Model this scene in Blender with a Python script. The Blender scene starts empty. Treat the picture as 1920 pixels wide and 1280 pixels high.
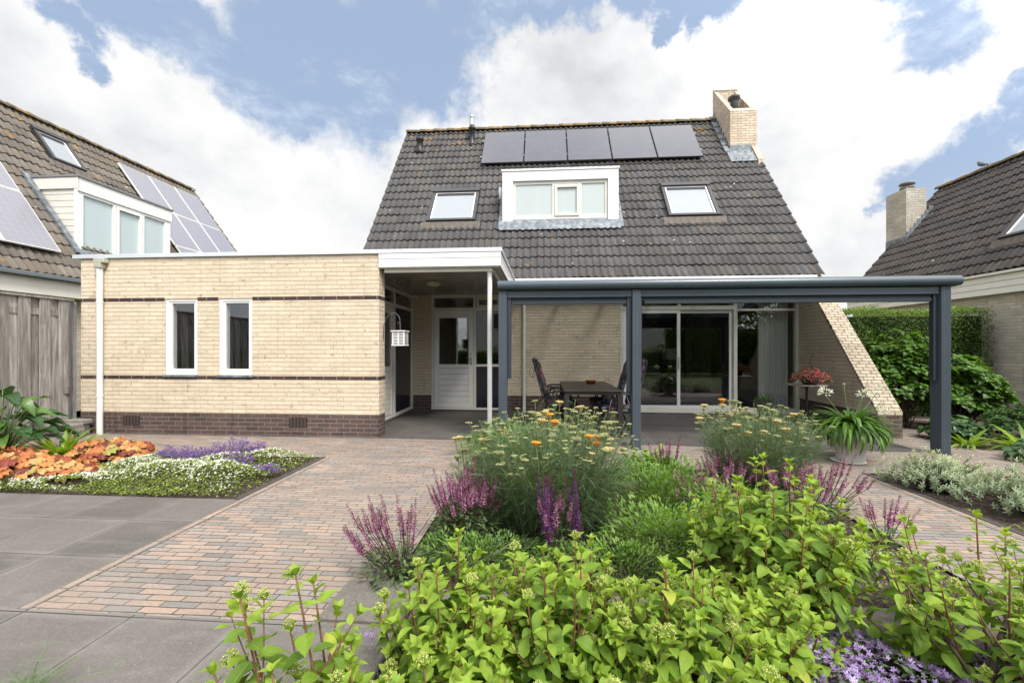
import bpy, math, random
import numpy as np
from mathutils import Vector, Matrix
random.seed(7); rng = np.random.default_rng(7)
R = math.radians; PI = math.pi
SC = bpy.context.scene; COL = SC.collection

# ------------------------------------------------------------ camera
THETA = math.atan(62/810.)
cam_d = bpy.data.cameras.new('camera'); cam = bpy.data.objects.new('camera', cam_d); COL.objects.link(cam)
cam_d.sensor_fit = 'HORIZONTAL'; cam_d.sensor_width = 36; cam_d.lens = 810/1920*36
cam_d.shift_y = 16/1920; cam_d.clip_start = 0.05; cam_d.clip_end = 2000
cam.location = (0, 0, 1.35); cam.rotation_euler = (PI/2, 0, THETA)
SC.camera = cam

# ------------------------------------------------------------ light and exposure
SUN_EL, SUN_AZ = 50, 145        # azimuth of the sun, clockwise from +Y (behind and to the right of the camera)
SUN_STRENGTH, SKY_STRENGTH, CLOUD_STRENGTH = 2.4, 0.06, 0.63
sl = bpy.data.lights.new('sun', 'SUN'); sl.energy = SUN_STRENGTH; sl.angle = R(15); sl.color = (1, .955, .88)
so = bpy.data.objects.new('sun', sl); COL.objects.link(so)
sd = Vector((math.sin(R(SUN_AZ))*math.cos(R(SUN_EL)), math.cos(R(SUN_AZ))*math.cos(R(SUN_EL)), math.sin(R(SUN_EL))))
so.rotation_euler = sd.to_track_quat('Z', 'Y').to_euler(); so.location = (8, -8, 20)
SC.view_settings.view_transform = 'Standard'; SC.view_settings.look = 'None'
SC.view_settings.exposure = 0.75; SC.view_settings.gamma = 1
SC.render.engine = 'CYCLES'
SC.cycles.max_bounces = 7; SC.cycles.transparent_max_bounces = 12
SC.cycles.diffuse_bounces = 4; SC.cycles.glossy_bounces = 4; SC.cycles.transmission_bounces = 5
SC.cycles.caustics_reflective = False; SC.cycles.caustics_refractive = False

# ------------------------------------------------------------ tiny node language
class NT:
    def __init__(s, tree): s.t = tree; s.t.nodes.clear()
    def n(s, typ, ins=None, out=0, **props):
        nd = s.t.nodes.new(typ)
        for k, v in props.items(): setattr(nd, k, v)
        for k, v in (ins or {}).items(): s.put(nd.inputs[k], v)
        return nd.outputs[out] if out is not None else nd
    def put(s, sock, v):
        if isinstance(v, bpy.types.NodeSocket): s.t.links.new(v, sock)
        elif v is not None:
            if sock.type == 'RGBA' and not isinstance(v, (int, float)) and len(v) == 3: v = (*v, 1)
            sock.default_value = v
    def m(s, op, a, b=None, c=None, clamp=False):
        nd = s.t.nodes.new('ShaderNodeMath'); nd.operation = op; nd.use_clamp = clamp
        for i, v in enumerate((a, b, c)):
            if v is not None: s.put(nd.inputs[i], v)
        return nd.outputs[0]
    def vm(s, op, a, b=None, out=0):
        nd = s.t.nodes.new('ShaderNodeVectorMath'); nd.operation = op
        s.put(nd.inputs[0], a)
        if b is not None: s.put(nd.inputs[3 if op == 'SCALE' else 1], b)
        return nd.outputs['Value'] if out == 'v' else nd.outputs[0]
    def mix(s, f, a, b, blend='MIX'):
        nd = s.t.nodes.new('ShaderNodeMix'); nd.data_type = 'RGBA'; nd.blend_type = blend
        s.put(nd.inputs['Factor'], f); s.put(nd.inputs[6], a); s.put(nd.inputs[7], b)
        return nd.outputs[2]
    def ramp(s, f, stops, interp='LINEAR'):
        nd = s.t.nodes.new('ShaderNodeValToRGB'); r = nd.color_ramp; r.interpolation = interp
        while len(r.elements) < len(stops): r.elements.new(.5)
        for e, (p, c) in zip(r.elements, stops):
            e.position = p; e.color = (*c, 1) if len(c) == 3 else c
        s.put(nd.inputs[0], f); return nd.outputs[0]
    def mr(s, v, a, b, c=0., d=1., smooth=True):
        nd = s.t.nodes.new('ShaderNodeMapRange')
        if smooth: nd.interpolation_type = 'SMOOTHSTEP'
        for i, x in enumerate((v, a, b, c, d)): s.put(nd.inputs[i], x)
        return nd.outputs[0]
    def noise(s, vec, scale, detail=3., rough=.55, out='Fac'):
        nd = s.t.nodes.new('ShaderNodeTexNoise'); s.put(nd.inputs['Vector'], vec)
        s.put(nd.inputs['Scale'], scale); s.put(nd.inputs['Detail'], detail); s.put(nd.inputs['Roughness'], rough)
        return nd.outputs[out]
    def white(s, vec, out='Value'):
        nd = s.t.nodes.new('ShaderNodeTexWhiteNoise'); s.put(nd.inputs['Vector'], vec); return nd.outputs[out]
    def xyz(s, v):
        nd = s.t.nodes.new('ShaderNodeSeparateXYZ'); s.put(nd.inputs[0], v); return nd.outputs[0], nd.outputs[1], nd.outputs[2]
    def comb(s, x=0., y=0., z=0.):
        nd = s.t.nodes.new('ShaderNodeCombineXYZ')
        for i, v in enumerate((x, y, z)): s.put(nd.inputs[i], v)
        return nd.outputs[0]
    def pos(s): return s.n('ShaderNodeNewGeometry', out=0)
    def uv(s): return s.n('ShaderNodeTexCoord', out=2)
    def attr(s, name='tint'): return s.n('ShaderNodeAttribute', out=2, attribute_name=name)
    def bump(s, h, strength=.5, dist=.01):
        return s.n('ShaderNodeBump', {'Height': h, 'Strength': strength, 'Distance': dist})
    def surf(s, sh): o = s.t.nodes.new('ShaderNodeOutputMaterial'); s.t.links.new(sh, o.inputs[0])
    def bsdf(s, col, rough=.6, bump=None, metal=0., spec=.5, coat=0., **kw):
        ins = {'Base Color': col, 'Roughness': rough, 'Metallic': metal, 'Specular IOR Level': spec, 'Coat Weight': coat}
        ins.update(kw)
        if bump is not None: ins['Normal'] = bump
        return s.n('ShaderNodeBsdfPrincipled', ins)

def newmat(name):
    m = bpy.data.materials.new(name); m.use_nodes = True
    return m, NT(m.node_tree)

# ------------------------------------------------------------ sky
world = bpy.data.worlds.new('World'); SC.world = world; world.use_nodes = True
W = NT(world.node_tree)
D = W.n('ShaderNodeTexCoord', out=0)
sky = W.n('ShaderNodeTexSky', sky_type='NISHITA', sun_disc=False, sun_elevation=R(SUN_EL), sun_rotation=R(SUN_AZ))
def cdir(x, y):   # a compass direction of a gap in the clouds
    u = (x-960)/810; v = (656-y)/810; s_, c_ = math.sin(THETA), math.cos(THETA)
    d = Vector((-s_+u*c_, c_+u*s_, v)); return d.normalized()
gaps = [(470,120,.13),(560,60,.19),(535,190,.12),(650,130,.22),(760,90,.21),(835,140,.12),(885,40,.14),(700,205,.12),(965,25,.09),
        (370,60,.13),(280,35,.13),(170,60,.09),(150,125,.07),(110,15,.08),
        (1690,100,.10),(1745,60,.11),(1700,10,.10),(1885,225,.11),(1910,150,.08),(1830,310,.12),(1760,355,.10),(1690,385,.05),
        (1010,-5,.10),(1090,-20,.10),(1180,-30,.10),(1245,15,.08),(1290,45,.07),(1345,5,.08),(1225,75,.04),(1310,140,.03)]
dn = W.vm('NORMALIZE', D)
wob = W.vm('SUBTRACT', W.noise(dn, 4.2, 7, .66, 'Color'), (.5,.5,.5))
dw = W.vm('ADD', dn, W.vm('SCALE', wob, .26))
field = None
for x, y, r in gaps:
    if r <= 0: continue
    c = cdir(x, y); r *= max(.5, c.dot(Vector((-math.sin(THETA), math.cos(THETA), 0))))**1.7; dd = W.vm('DISTANCE', dw, tuple(c), out='v')
    v = W.m('SUBTRACT', 1., W.m('DIVIDE', dd, r*1.12))
    field = v if field is None else W.m('SMOOTH_MAX', field, v, .18)
# gaps in the rest of the sky, behind the camera
dx, dy, dz = W.xyz(dn)
back = W.m('SUBTRACT', W.noise(dn, 2.1, 4), W.mr(dy, -.3, .5, .52, 2.))
field = W.m('MAXIMUM', field, W.m('MULTIPLY', back, 3.))
fine = W.noise(dn, 11., 8, .62)
f2 = W.m('ADD', W.m('MULTIPLY', field, 1.55), W.m('MULTIPLY', W.m('SUBTRACT', fine, .5), 1.0))
blue = W.mr(f2, -.04, .72, 0., 1.)
n1 = W.noise(W.vm('MULTIPLY', dn, (1., 1., 1.7)), 3.1, 6, .55)
n2 = W.noise(dn, 7., 6, .6)
shade = W.m('ADD', W.m('MULTIPLY', n1, .62), W.m('MULTIPLY', n2, .38))
ccol = W.ramp(shade, [(.32, (.64,.66,.69)), (.42, (.80,.81,.825)), (.50, (.92,.923,.926)), (.60, (.985,.985,.983))])
wisp = W.mr(W.noise(W.vm('MULTIPLY', dn, (1., 1., 2.)), 5., 7, .68), .50, .74, .0, .75)
skyc = W.mix(wisp, W.vm('SCALE', sky, SKY_STRENGTH), (.50,.55,.62))
skyt = W.mix(.75, skyc, W.mix(W.m('MULTIPLY', wisp, .7), (.285,.365,.50), (.50,.55,.61)))
# thin haze low down
hz = W.mr(dz, .02, .35, .55, 0.)
skyt = W.mix(hz, skyt, (.48,.52,.57))
glow = W.mr(W.vm('DOT_PRODUCT', dn, tuple(sd), out='v'), .0, .95, 1., 2.6)      # the clouds round the sun are brighter
final = W.mix(blue, W.vm('SCALE', ccol, CLOUD_STRENGTH), skyt); final = W.vm('SCALE', final, glow)
wo = W.t.nodes.new('ShaderNodeOutputWorld')
W.t.links.new(W.n('ShaderNodeBackground', {'Color': final, 'Strength': 1.0}), wo.inputs[0])

# ------------------------------------------------------------ mesh builder
def sm(a, b, x): x = max(0, min(1, (x-a)/(b-a))); return x*x*(3-2*x)
class MB:
    def __init__(s, xf=None): s.v = []; s.f = []; s.xf = xf; s.uvs = None; s.tint = []; s.t = .5
    def add(s, vs, fs):
        b = len(s.v)
        for p in vs:
            p = Vector(p)
            s.v.append(tuple(s.xf @ p) if s.xf else tuple(p)); s.tint.append(s.t)
        for f in fs: s.f.append([b+i for i in f])
    def box(s, x0, x1, y0, y1, z0, z1):
        x0, x1 = min(x0,x1), max(x0,x1); y0, y1 = min(y0,y1), max(y0,y1); z0, z1 = min(z0,z1), max(z0,z1)
        s.add([(x0,y0,z0),(x1,y0,z0),(x1,y1,z0),(x0,y1,z0),(x0,y0,z1),(x1,y0,z1),(x1,y1,z1),(x0,y1,z1)],
              [(0,3,2,1),(4,5,6,7),(0,1,5,4),(1,2,6,5),(2,3,7,6),(3,0,4,7)])
        return s
    def bbox(s, x0, x1, y0, y1, z0, z1, b=.004):   # box with bevelled long edges (cut corners seen from every axis)
        x0, x1 = min(x0,x1), max(x0,x1); y0, y1 = min(y0,y1), max(y0,y1); z0, z1 = min(z0,z1), max(z0,z1)
        c = [(x0,x1),(y0,y1),(z0,z1)]
        vs = []; idx = {}
        for i in (0,1):
            for j in (0,1):
                for k in (0,1):
                    for ax in range(3):
                        p = [c[0][i], c[1][j], c[2][k]]
                        for a2, t in enumerate((i,j,k)):
                            if a2 != ax: p[a2] += b if t == 0 else -b
                        idx[(i,j,k,ax)] = len(vs); vs.append(p)
        fs = []
        for ax in range(3):
            o = [a for a in range(3) if a != ax]
            for t in (0,1):
                q = []
                for (m_, n_) in ((0,0),(1,0),(1,1),(0,1)):
                    key = [0,0,0]; key[ax] = t; key[o[0]] = m_; key[o[1]] = n_; q.append(idx[(*key, ax)])
                flip = (t == 0) ^ (ax == 1)
                fs.append(q[::-1] if flip else q)
            # edges along ax
            for m_ in (0,1):
                for n_ in (0,1):
                    k0 = [0,0,0]; k1 = [0,0,0]; k0[o[0]] = k1[o[0]] = m_; k0[o[1]] = k1[o[1]] = n_; k1[ax] = 1
                    fs.append([idx[(*k0,o[0])], idx[(*k1,o[0])], idx[(*k1,o[1])], idx[(*k0,o[1])]])
        for i in (0,1):
            for j in (0,1):
                for k in (0,1): fs.append([idx[(i,j,k,a)] for a in range(3)])
        s.add(vs, fs); s.fixn = True; return s
    def prism(s, poly, a0, a1, axis='z'):   # polygon extruded along an axis
        n = len(poly)
        def P(p, a): return {'z': (p[0],p[1],a), 'y': (p[0],a,p[1]), 'x': (a,p[0],p[1])}[axis]
        s.add([P(p,a0) for p in poly]+[P(p,a1) for p in poly],
              [list(range(n))[::-1], list(range(n,2*n))]+[(i,(i+1)%n,n+(i+1)%n,n+i) for i in range(n)])
        s.fixn = True; return s
    def tube(s, pts, rad, n=6, cap=True):
        pts = [Vector(p) for p in pts]
        if not isinstance(rad, (list, tuple)): rad = [rad]*len(pts)
        vs = []; prev = None
        for i, p in enumerate(pts):
            d = (pts[min(i+1,len(pts)-1)]-pts[max(i-1,0)]).normalized()
            if prev is None: a = d.orthogonal().normalized()
            else: a = (prev - d*prev.dot(d)); a = a.normalized() if a.length > 1e-6 else d.orthogonal().normalized()
            prev = a; b = d.cross(a)
            for k in range(n):
                t = 2*PI*k/n; vs.append(p + (a*math.cos(t)+b*math.sin(t))*rad[i])
        fs = []
        for i in range(len(pts)-1):
            for k in range(n):
                fs.append((i*n+k, i*n+(k+1)%n, (i+1)*n+(k+1)%n, (i+1)*n+k))
        if cap: fs += [list(range(n))[::-1], list(range((len(pts)-1)*n, len(pts)*n))]
        s.add(vs, fs); return s
    def lathe(s, prof, c=(0,0,0), n=24, sx=1., sy=1.):
        vs = []
        for r, z in prof:
            for k in range(n):
                t = 2*PI*k/n; vs.append((c[0]+r*math.cos(t)*sx, c[1]+r*math.sin(t)*sy, c[2]+z))
        fs = [(i*n+k, i*n+(k+1)%n, (i+1)*n+(k+1)%n, (i+1)*n+k) for i in range(len(prof)-1) for k in range(n)]
        if prof[0][0] > 1e-4: fs.append(list(range(n))[::-1])
        if prof[-1][0] > 1e-4: fs.append(list(range((len(prof)-1)*n, len(prof)*n)))
        s.add(vs, fs); return s
    def quad(s, a, b, c, d): s.add([a,b,c,d], [(0,1,2,3)]); return s

def props(o, label=None, cat=None, group=None, kind=None):
    if label: o['label'] = label
    if cat: o['category'] = cat
    if group: o['group'] = group
    if kind: o['kind'] = kind
    return o
def attach(o, parent):
    if parent is not None:
        o.parent = parent
        base = parent
        M = Matrix.Identity(4)
        chain = []
        while base is not None: chain.append(base); base = base.parent
        for p in reversed(chain): M = M @ p.matrix_parent_inverse @ p.matrix_basis
        o.matrix_parent_inverse = M.inverted()
def obj(name, mb, mat, parent=None, smooth=False, **kw):
    me = bpy.data.meshes.new(name); me.from_pydata(mb.v, [], mb.f)
    if getattr(mb, 'fixn', False):
        import bmesh
        bm = bmesh.new(); bm.from_mesh(me); bmesh.ops.recalc_face_normals(bm, faces=bm.faces); bm.to_mesh(me); bm.free()
    if len(set(mb.tint)) > 1:
        a = me.attributes.new('tint', 'FLOAT', 'POINT'); a.data.foreach_set('value', mb.tint)
    if mb.uvs is not None:
        l = me.uv_layers.new(name='UVMap'); vi = np.empty(len(me.loops), np.int32); me.loops.foreach_get('vertex_index', vi)
        l.data.foreach_set('uv', np.asarray(mb.uvs, np.float32)[vi].ravel())
    if smooth: me.polygons.foreach_set('use_smooth', [True]*len(me.polygons))
    me.materials.append(mat); me.update()
    o = bpy.data.objects.new(name, me); COL.objects.link(o); attach(o, parent)
    return props(o, **kw)
def thing(name, label, cat, loc=(0,0,0), group=None):
    o = bpy.data.objects.new(name, None); COL.objects.link(o); o.location = loc; o.empty_display_size = .1
    return props(o, label, cat, group)
def struct(name, mb, mat, **kw):
    return obj(name, mb, mat, kind='structure', **kw)
def shade_auto(o, ang=40):
    me = o.data; me.polygons.foreach_set('use_smooth', [True]*len(me.polygons))
    try: me.set_sharp_from_angle(angle=R(ang))
    except Exception: pass
    return o

# ------------------------------------------------------------ materials
def plain(name, col, rough=.5, var=.12, scale=6., bumps=0., bscale=60., metal=0., spec=.5, coat=0.):
    m, N = newmat(name); p = N.pos()
    n = N.noise(p, scale, 5, .6)
    k = N.m('ADD', 1-var/2, N.m('MULTIPLY', N.m('SUBTRACT', n, .5), var*3.))
    c = N.vm('SCALE', tuple(col), k)
    b = N.bump(N.noise(p, bscale, 4), bumps, .004) if bumps else None
    rg = N.m('ADD', rough-.04, N.m('MULTIPLY', N.noise(p, scale*2.3, 4), .08))
    N.surf(N.bsdf(c, rg, b, metal, spec, coat)); return m

def brick_mat(name, cols, mortar, w=.213, h=.0667, mw=.011, bstr=.6, axis='wall', stain=.18, joint=1., crease=True, rough=.85, zoff=.355, jag=.006):
    m, N = newmat(name); p = N.pos()
    x, y, z = N.xyz(p)
    if axis == 'wall':
        nx, ny, nz = N.xyz(N.n('ShaderNodeNewGeometry', out=1))
        isx = N.m('GREATER_THAN', N.m('ABSOLUTE', nx), .7)
        u = N.m('ADD', N.m('MULTIPLY', isx, y), N.m('MULTIPLY', N.m('SUBTRACT', 1., isx), x)); v = N.m('SUBTRACT', z, zoff)
    elif axis == 'xy': u, v = x, y
    elif axis == 'yx': u, v = y, x
    elif axis == 'slope': u, v = x, N.m('ADD', N.m('MULTIPLY', y, .656), N.m('MULTIPLY', z, .755))
    wob = N.noise(p, 15., 5, .7, 'Color'); wx, wy, wz = N.xyz(wob)
    u = N.m('ADD', u, N.m('MULTIPLY', N.m('SUBTRACT', wx, .5), jag*2.2)); v = N.m('ADD', v, N.m('MULTIPLY', N.m('SUBTRACT', wy, .5), jag*2.2))
    row = N.m('FLOOR', N.m('DIVIDE', v, h))
    shift = N.m('MULTIPLY', N.white(N.comb(row, 3.3, 0.)), .12)
    off = N.m('ADD', N.m('MULTIPLY', N.m('MODULO', N.m('ABSOLUTE', row), 2.), .5), shift)
    cu = N.m('ADD', N.m('DIVIDE', u, w), off); col = N.m('FLOOR', cu)
    fu = N.m('MULTIPLY', N.m('SUBTRACT', cu, col), w); fv = N.m('MULTIPLY', N.m('SUBTRACT', N.m('DIVIDE', v, h), row), h)
    du = N.m('MINIMUM', fu, N.m('SUBTRACT', w, fu)); dv = N.m('MINIMUM', fv, N.m('SUBTRACT', h, fv))
    d = N.m('MINIMUM', N.m('MULTIPLY', du, joint), dv)
    face = N.mr(d, mw*.25, mw*.8)
    rnd = N.white(N.comb(N.m('ADD', col, .5), N.m('ADD', row, .5), 0.))
    rnd2 = N.white(N.comb(N.m('ADD', col, 7.5), N.m('ADD', row, 11.5), 2.))
    bc = N.ramp(rnd, [((i+.0)/len(cols), c) for i, c in enumerate(cols)], 'LINEAR' if len(cols) < 4 else 'LINEAR')
    blotch = N.noise(p, 1.3, 6, .62); grit = N.noise(p, 120., 3, .6)
    k = N.m('ADD', 1.-stain*.5, N.m('MULTIPLY', N.m('SUBTRACT', blotch, .5), stain*2.4))
    drip = N.mr(N.noise(N.vm('MULTIPLY', p, (7., 7., .55)), 1.3, 5, .6), .56, .74, 1., 1.-stain*1.1); k = N.m('MULTIPLY', k, drip)
    k = N.m('MULTIPLY', k, N.m('ADD', .94, N.m('MULTIPLY', rnd2, .12)))
    k = N.m('MULTIPLY', k, N.m('ADD', .90, N.m('MULTIPLY', grit, .2)))
    c = N.mix(face, mortar, bc); c = N.vm('SCALE', c, k)
    rug = N.noise(N.vm('MULTIPLY', p, (1., 1., 2.2)), 24., 5, .6)
    hgt = N.m('ADD', N.m('MULTIPLY', face, 1.), N.m('MULTIPLY', rug, .9))
    if crease:   # folds of hand-moulded bricks, their crease shade also darkened into the colour
        cr = N.noise(N.vm('ADD', p, N.vm('SCALE', wob, .05)), 13., 5, .6)
        line = N.mr(N.m('ABSOLUTE', N.m('SUBTRACT', cr, .5)), 0., .03, 1., 0.)
        gate = N.mr(N.noise(p, 9.3, 3), .58, .64)
        cz = N.m('MULTIPLY', line, gate)
        hgt = N.m('SUBTRACT', hgt, N.m('MULTIPLY', cz, .9)); c = N.mix(N.m('MULTIPLY', cz, .30), c, N.vm('SCALE', c, .45))
    N.surf(N.bsdf(c, rough, N.bump(hgt, bstr, .007), spec=.25)); return m

M_CREAM = brick_mat('cream_brick', [(.665,.56,.42),(.685,.58,.438),(.68,.573,.43),(.66,.556,.416)], (.47,.39,.295), stain=.10, joint=2.6, mw=.0085, jag=.0085, bstr=.9)  # mortar colour darkened to carry the thin shadow lines of the joints too
M_CREAMCAP = brick_mat('cream_brick_coping', [(.60,.51,.39),(.49,.41,.30),(.66,.57,.44),(.55,.46,.34)], (.17,.15,.12), axis='slope', w=.16, h=.0667, mw=.013, jag=.009, stain=.35, bstr=.8)
M_CHIMB = brick_mat('chimney_brick', [(.66,.54,.40),(.72,.60,.45),(.62,.50,.37)], (.30,.26,.22), stain=.2, joint=1.0)
M_GREYB = brick_mat('pale_grey_brick', [(.50,.46,.38),(.55,.50,.42),(.46,.42,.35)], (.40,.37,.32), stain=.15, joint=1.4)
M_PLINTH = brick_mat('brown_brick', [(.085,.055,.050),(.115,.072,.062),(.095,.068,.064),(.13,.085,.07)], (.20,.18,.165), stain=.35, crease=False, zoff=.355, mw=.012)
M_BAND = brick_mat('dark_brick_band', [(.07,.040,.036),(.09,.052,.045),(.06,.038,.038)], (.26,.22,.18), stain=.2, crease=False, zoff=.885, mw=.012)
M_BAND2 = brick_mat('dark_brick_band_upper', [(.07,.040,.036),(.09,.052,.045),(.06,.038,.038)], (.26,.22,.18), stain=.2, crease=False, zoff=2.125, mw=.012)

def paver_mat(name, axis='xy', w=.200, h=.0535, dull=0.):
    m, N = newmat(name); p = N.pos(); x, y, z = N.xyz(p)
    u, v = (x, y) if axis == 'xy' else (y, x)
    wob = N.noise(p, 14., 4, .6, 'Color'); wx, wy, wz = N.xyz(wob)
    low = N.noise(p, 1.1, 2); 
    u = N.m('ADD', u, N.m('MULTIPLY', N.m('SUBTRACT', wx, .5), .016)); v = N.m('ADD', v, N.m('MULTIPLY', N.m('SUBTRACT', wy, .5), .010))
    v = N.m('ADD', v, N.m('MULTIPLY', low, .03))
    row = N.m('FLOOR', N.m('DIVIDE', v, h))
    off = N.m('ADD', N.m('MULTIPLY', N.m('MODULO', N.m('ABSOLUTE', row), 2.), .5), N.m('MULTIPLY', N.white(N.comb(row, 3.3, 0.)), .30))
    cu = N.m('ADD', N.m('DIVIDE', u, w), off); col = N.m('FLOOR', cu)
    fu = N.m('MULTIPLY', N.m('SUBTRACT', cu, col), w); fv = N.m('MULTIPLY', N.m('SUBTRACT', N.m('DIVIDE', v, h), row), h)
    d = N.m('MINIMUM', N.m('MINIMUM', fu, N.m('SUBTRACT', w, fu)), N.m('MINIMUM', fv, N.m('SUBTRACT', h, fv)))
    jn = N.m('MULTIPLY', N.noise(p, 5.5, 4, .6), .0052); face = N.mr(d, N.m('SUBTRACT', jn, .0016), N.m('ADD', jn, .0022))
    rnd = N.white(N.comb(N.m('ADD', col, .5), N.m('ADD', row, .5), 0.))
    r2 = N.white(N.comb(N.m('ADD', col, 4.5), N.m('ADD', row, 9.5), 1.))
    tone = N.m('ADD', N.m('MULTIPLY', rnd, .8), N.m('MULTIPLY', N.noise(p, 7., 3), .2))
    bc = N.ramp(tone, [(.08,(.195,.183,.170)),(.28,(.240,.214,.194)),(.45,(.285,.226,.190)),(.62,(.330,.242,.190)),(.80,(.262,.222,.194)),(.95,(.350,.254,.196))])
    grit = N.noise(p, 150., 4, .65); blot = N.noise(p, 1.7, 6, .65); spots = N.mr(N.noise(p, 38., 5, .7), .60, .72)
    k = N.m('MULTIPLY', N.m('ADD', .50, N.m('MULTIPLY', grit, 1.0)), N.m('ADD', .62, N.m('MULTIPLY', blot, .74)))
    k = N.m('MULTIPLY', k, N.m('ADD', .86, N.m('MULTIPLY', r2, .24)))
    c = N.vm('SCALE', bc, k); c = N.mix(N.m('MULTIPLY', spots, .45), c, (.13,.115,.10)); c = N.vm('SCALE', c, N.m('ADD', .55, N.m('MULTIPLY', N.noise(p, 48., 5, .75), .92)))
    moss = N.mr(N.noise(p, 3.2, 5, .7), .54, .66)
    jc = N.mix(moss, (.060,.052,.044), (.070,.090,.035))
    c = N.mix(face, jc, c)
    sand = N.mr(N.noise(p, .9, 6, .68), .44, .70, 0., .72); c = N.mix(sand, c, (.215,.185,.158))
    hgt = N.m('ADD', N.m('ADD', face, N.m('MULTIPLY', grit, .25)), N.m('MULTIPLY', r2, .35))
    N.surf(N.bsdf(c, .88, N.bump(hgt, .75, .006), spec=.25)); return m
M_PAVE = paver_mat('clay_pavers'); M_PAVEY = paver_mat('clay_paver_edging', 'yx')

def slab_mat(name, base, jx, jy, wx_, wy_, jw=.004, jc=(.035,.033,.03), pale=.25):
    m, N = newmat(name); p = N.pos(); x, y, z = N.xyz(p)
    def dist(a, o, w):
        f = N.m('FRACT', N.m('DIVIDE', N.m('SUBTRACT', a, o), w)); f = N.m('MULTIPLY', N.m('MINIMUM', f, N.m('SUBTRACT', 1., f)), w); return f
    wob = N.m('MULTIPLY', N.m('SUBTRACT', N.noise(p, 8., 3), .5), .006)
    x2 = N.m('ADD', x, wob); y2 = N.m('ADD', y, wob)
    d = N.m('MINIMUM', dist(x2, jx, wx_), dist(y2, jy, wy_))
    line = N.mr(d, jw*.6, jw*1.5, 1., 0.)
    cell = N.white(N.comb(N.m('FLOOR', N.m('DIVIDE', N.m('SUBTRACT', x, jx), wx_)), N.m('FLOOR', N.m('DIVIDE', N.m('SUBTRACT', y, jy), wy_)), .5))
    grit = N.noise(p, 190., 4, .7); blot = N.noise(p, 2.2, 7, .62); streak = N.noise(N.vm('MULTIPLY', p, (1., 2.6, 1.)), 3.1, 6, .6)
    near = N.mr(N.m('ADD', d, N.m('MULTIPLY', N.noise(p, 2.3, 5), .08)), .035, .10, 1., 0.)
    k = N.m('MULTIPLY', N.m('MULTIPLY', N.m('ADD', .35, N.m('MULTIPLY', grit, 1.3)), N.m('ADD', .62, N.m('MULTIPLY', N.noise(p, 55., 5, .75), .76))), N.m('ADD', .70, N.m('MULTIPLY', cell, .30)))
    k = N.m('MULTIPLY', k, N.m('ADD', .60, N.m('MULTIPLY', blot, .8)))
    c = N.vm('SCALE', tuple(base), k)
    c = N.mix(N.m('MULTIPLY', N.m('MULTIPLY', near, streak), pale*1.6), c, tuple(min(1, b*1.9+.03) for b in base))
    c = N.mix(N.mr(streak, .50, .72, 0., pale), c, tuple(b*1.5+.02 for b in base))
    fleck = N.mr(N.noise(p, 75., 2), .68, .74, 0., .55); c = N.mix(fleck, c, (.36,.34,.31)); dk = N.mr(N.noise(p, 95., 2), .64, .72, 0., .5); c = N.mix(dk, c, (.05,.045,.04)); c = N.mix(N.mr(N.noise(p, 1.1, 6, .7), .52, .66, 0., .45), c, tuple(b*.62 for b in base))
    fill = N.mr(N.noise(p, 1.6, 3), .40, .56, .55, 1.)
    c = N.mix(N.m('MULTIPLY', line, fill), c, tuple(jc))
    hgt = N.m('SUBTRACT', N.m('MULTIPLY', grit, .4), line)
    N.surf(N.bsdf(c, .78, N.bump(hgt, .35, .004), spec=.3)); return m
M_SLAB = slab_mat('driveway_slabs', (.150,.137,.125), -2.68, 3.19, .595, .58)
M_TERR = slab_mat('terrace_slabs', (.108,.098,.091), -2.4, 6.6, 1.0, 1.0, jw=.008, pale=.30)
M_CURB = plain('worn_concrete', (.165,.15,.13), .9, .35, 40., .9, 130.)
M_CURBD = plain('dark_concrete_edge', (.07,.062,.055), .85, .3, 9., .5, 90.)

m_, N = newmat('soil'); p = N.pos(); g = N.noise(p, 45., 6, .7)
vor = N.n('ShaderNodeTexVoronoi', {'Vector': p, 'Scale': 60.}, out=0)
c = N.ramp(g, [(.3,(.030,.022,.017)),(.52,(.085,.065,.052)),(.66,(.16,.13,.105)),(.8,(.24,.20,.17))])
N.surf(N.bsdf(c, .95, N.bump(N.m('ADD', g, vor), .9, .02), spec=.15)); M_SOIL = m_

m_, N = newmat('distant_grass'); p = N.pos(); g = N.noise(p, 9., 6, .7)
N.surf(N.bsdf(N.ramp(g, [(.3,(.03,.05,.015)),(.7,(.08,.11,.035))]), .95, spec=.2)); M_GRASS = m_

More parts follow.
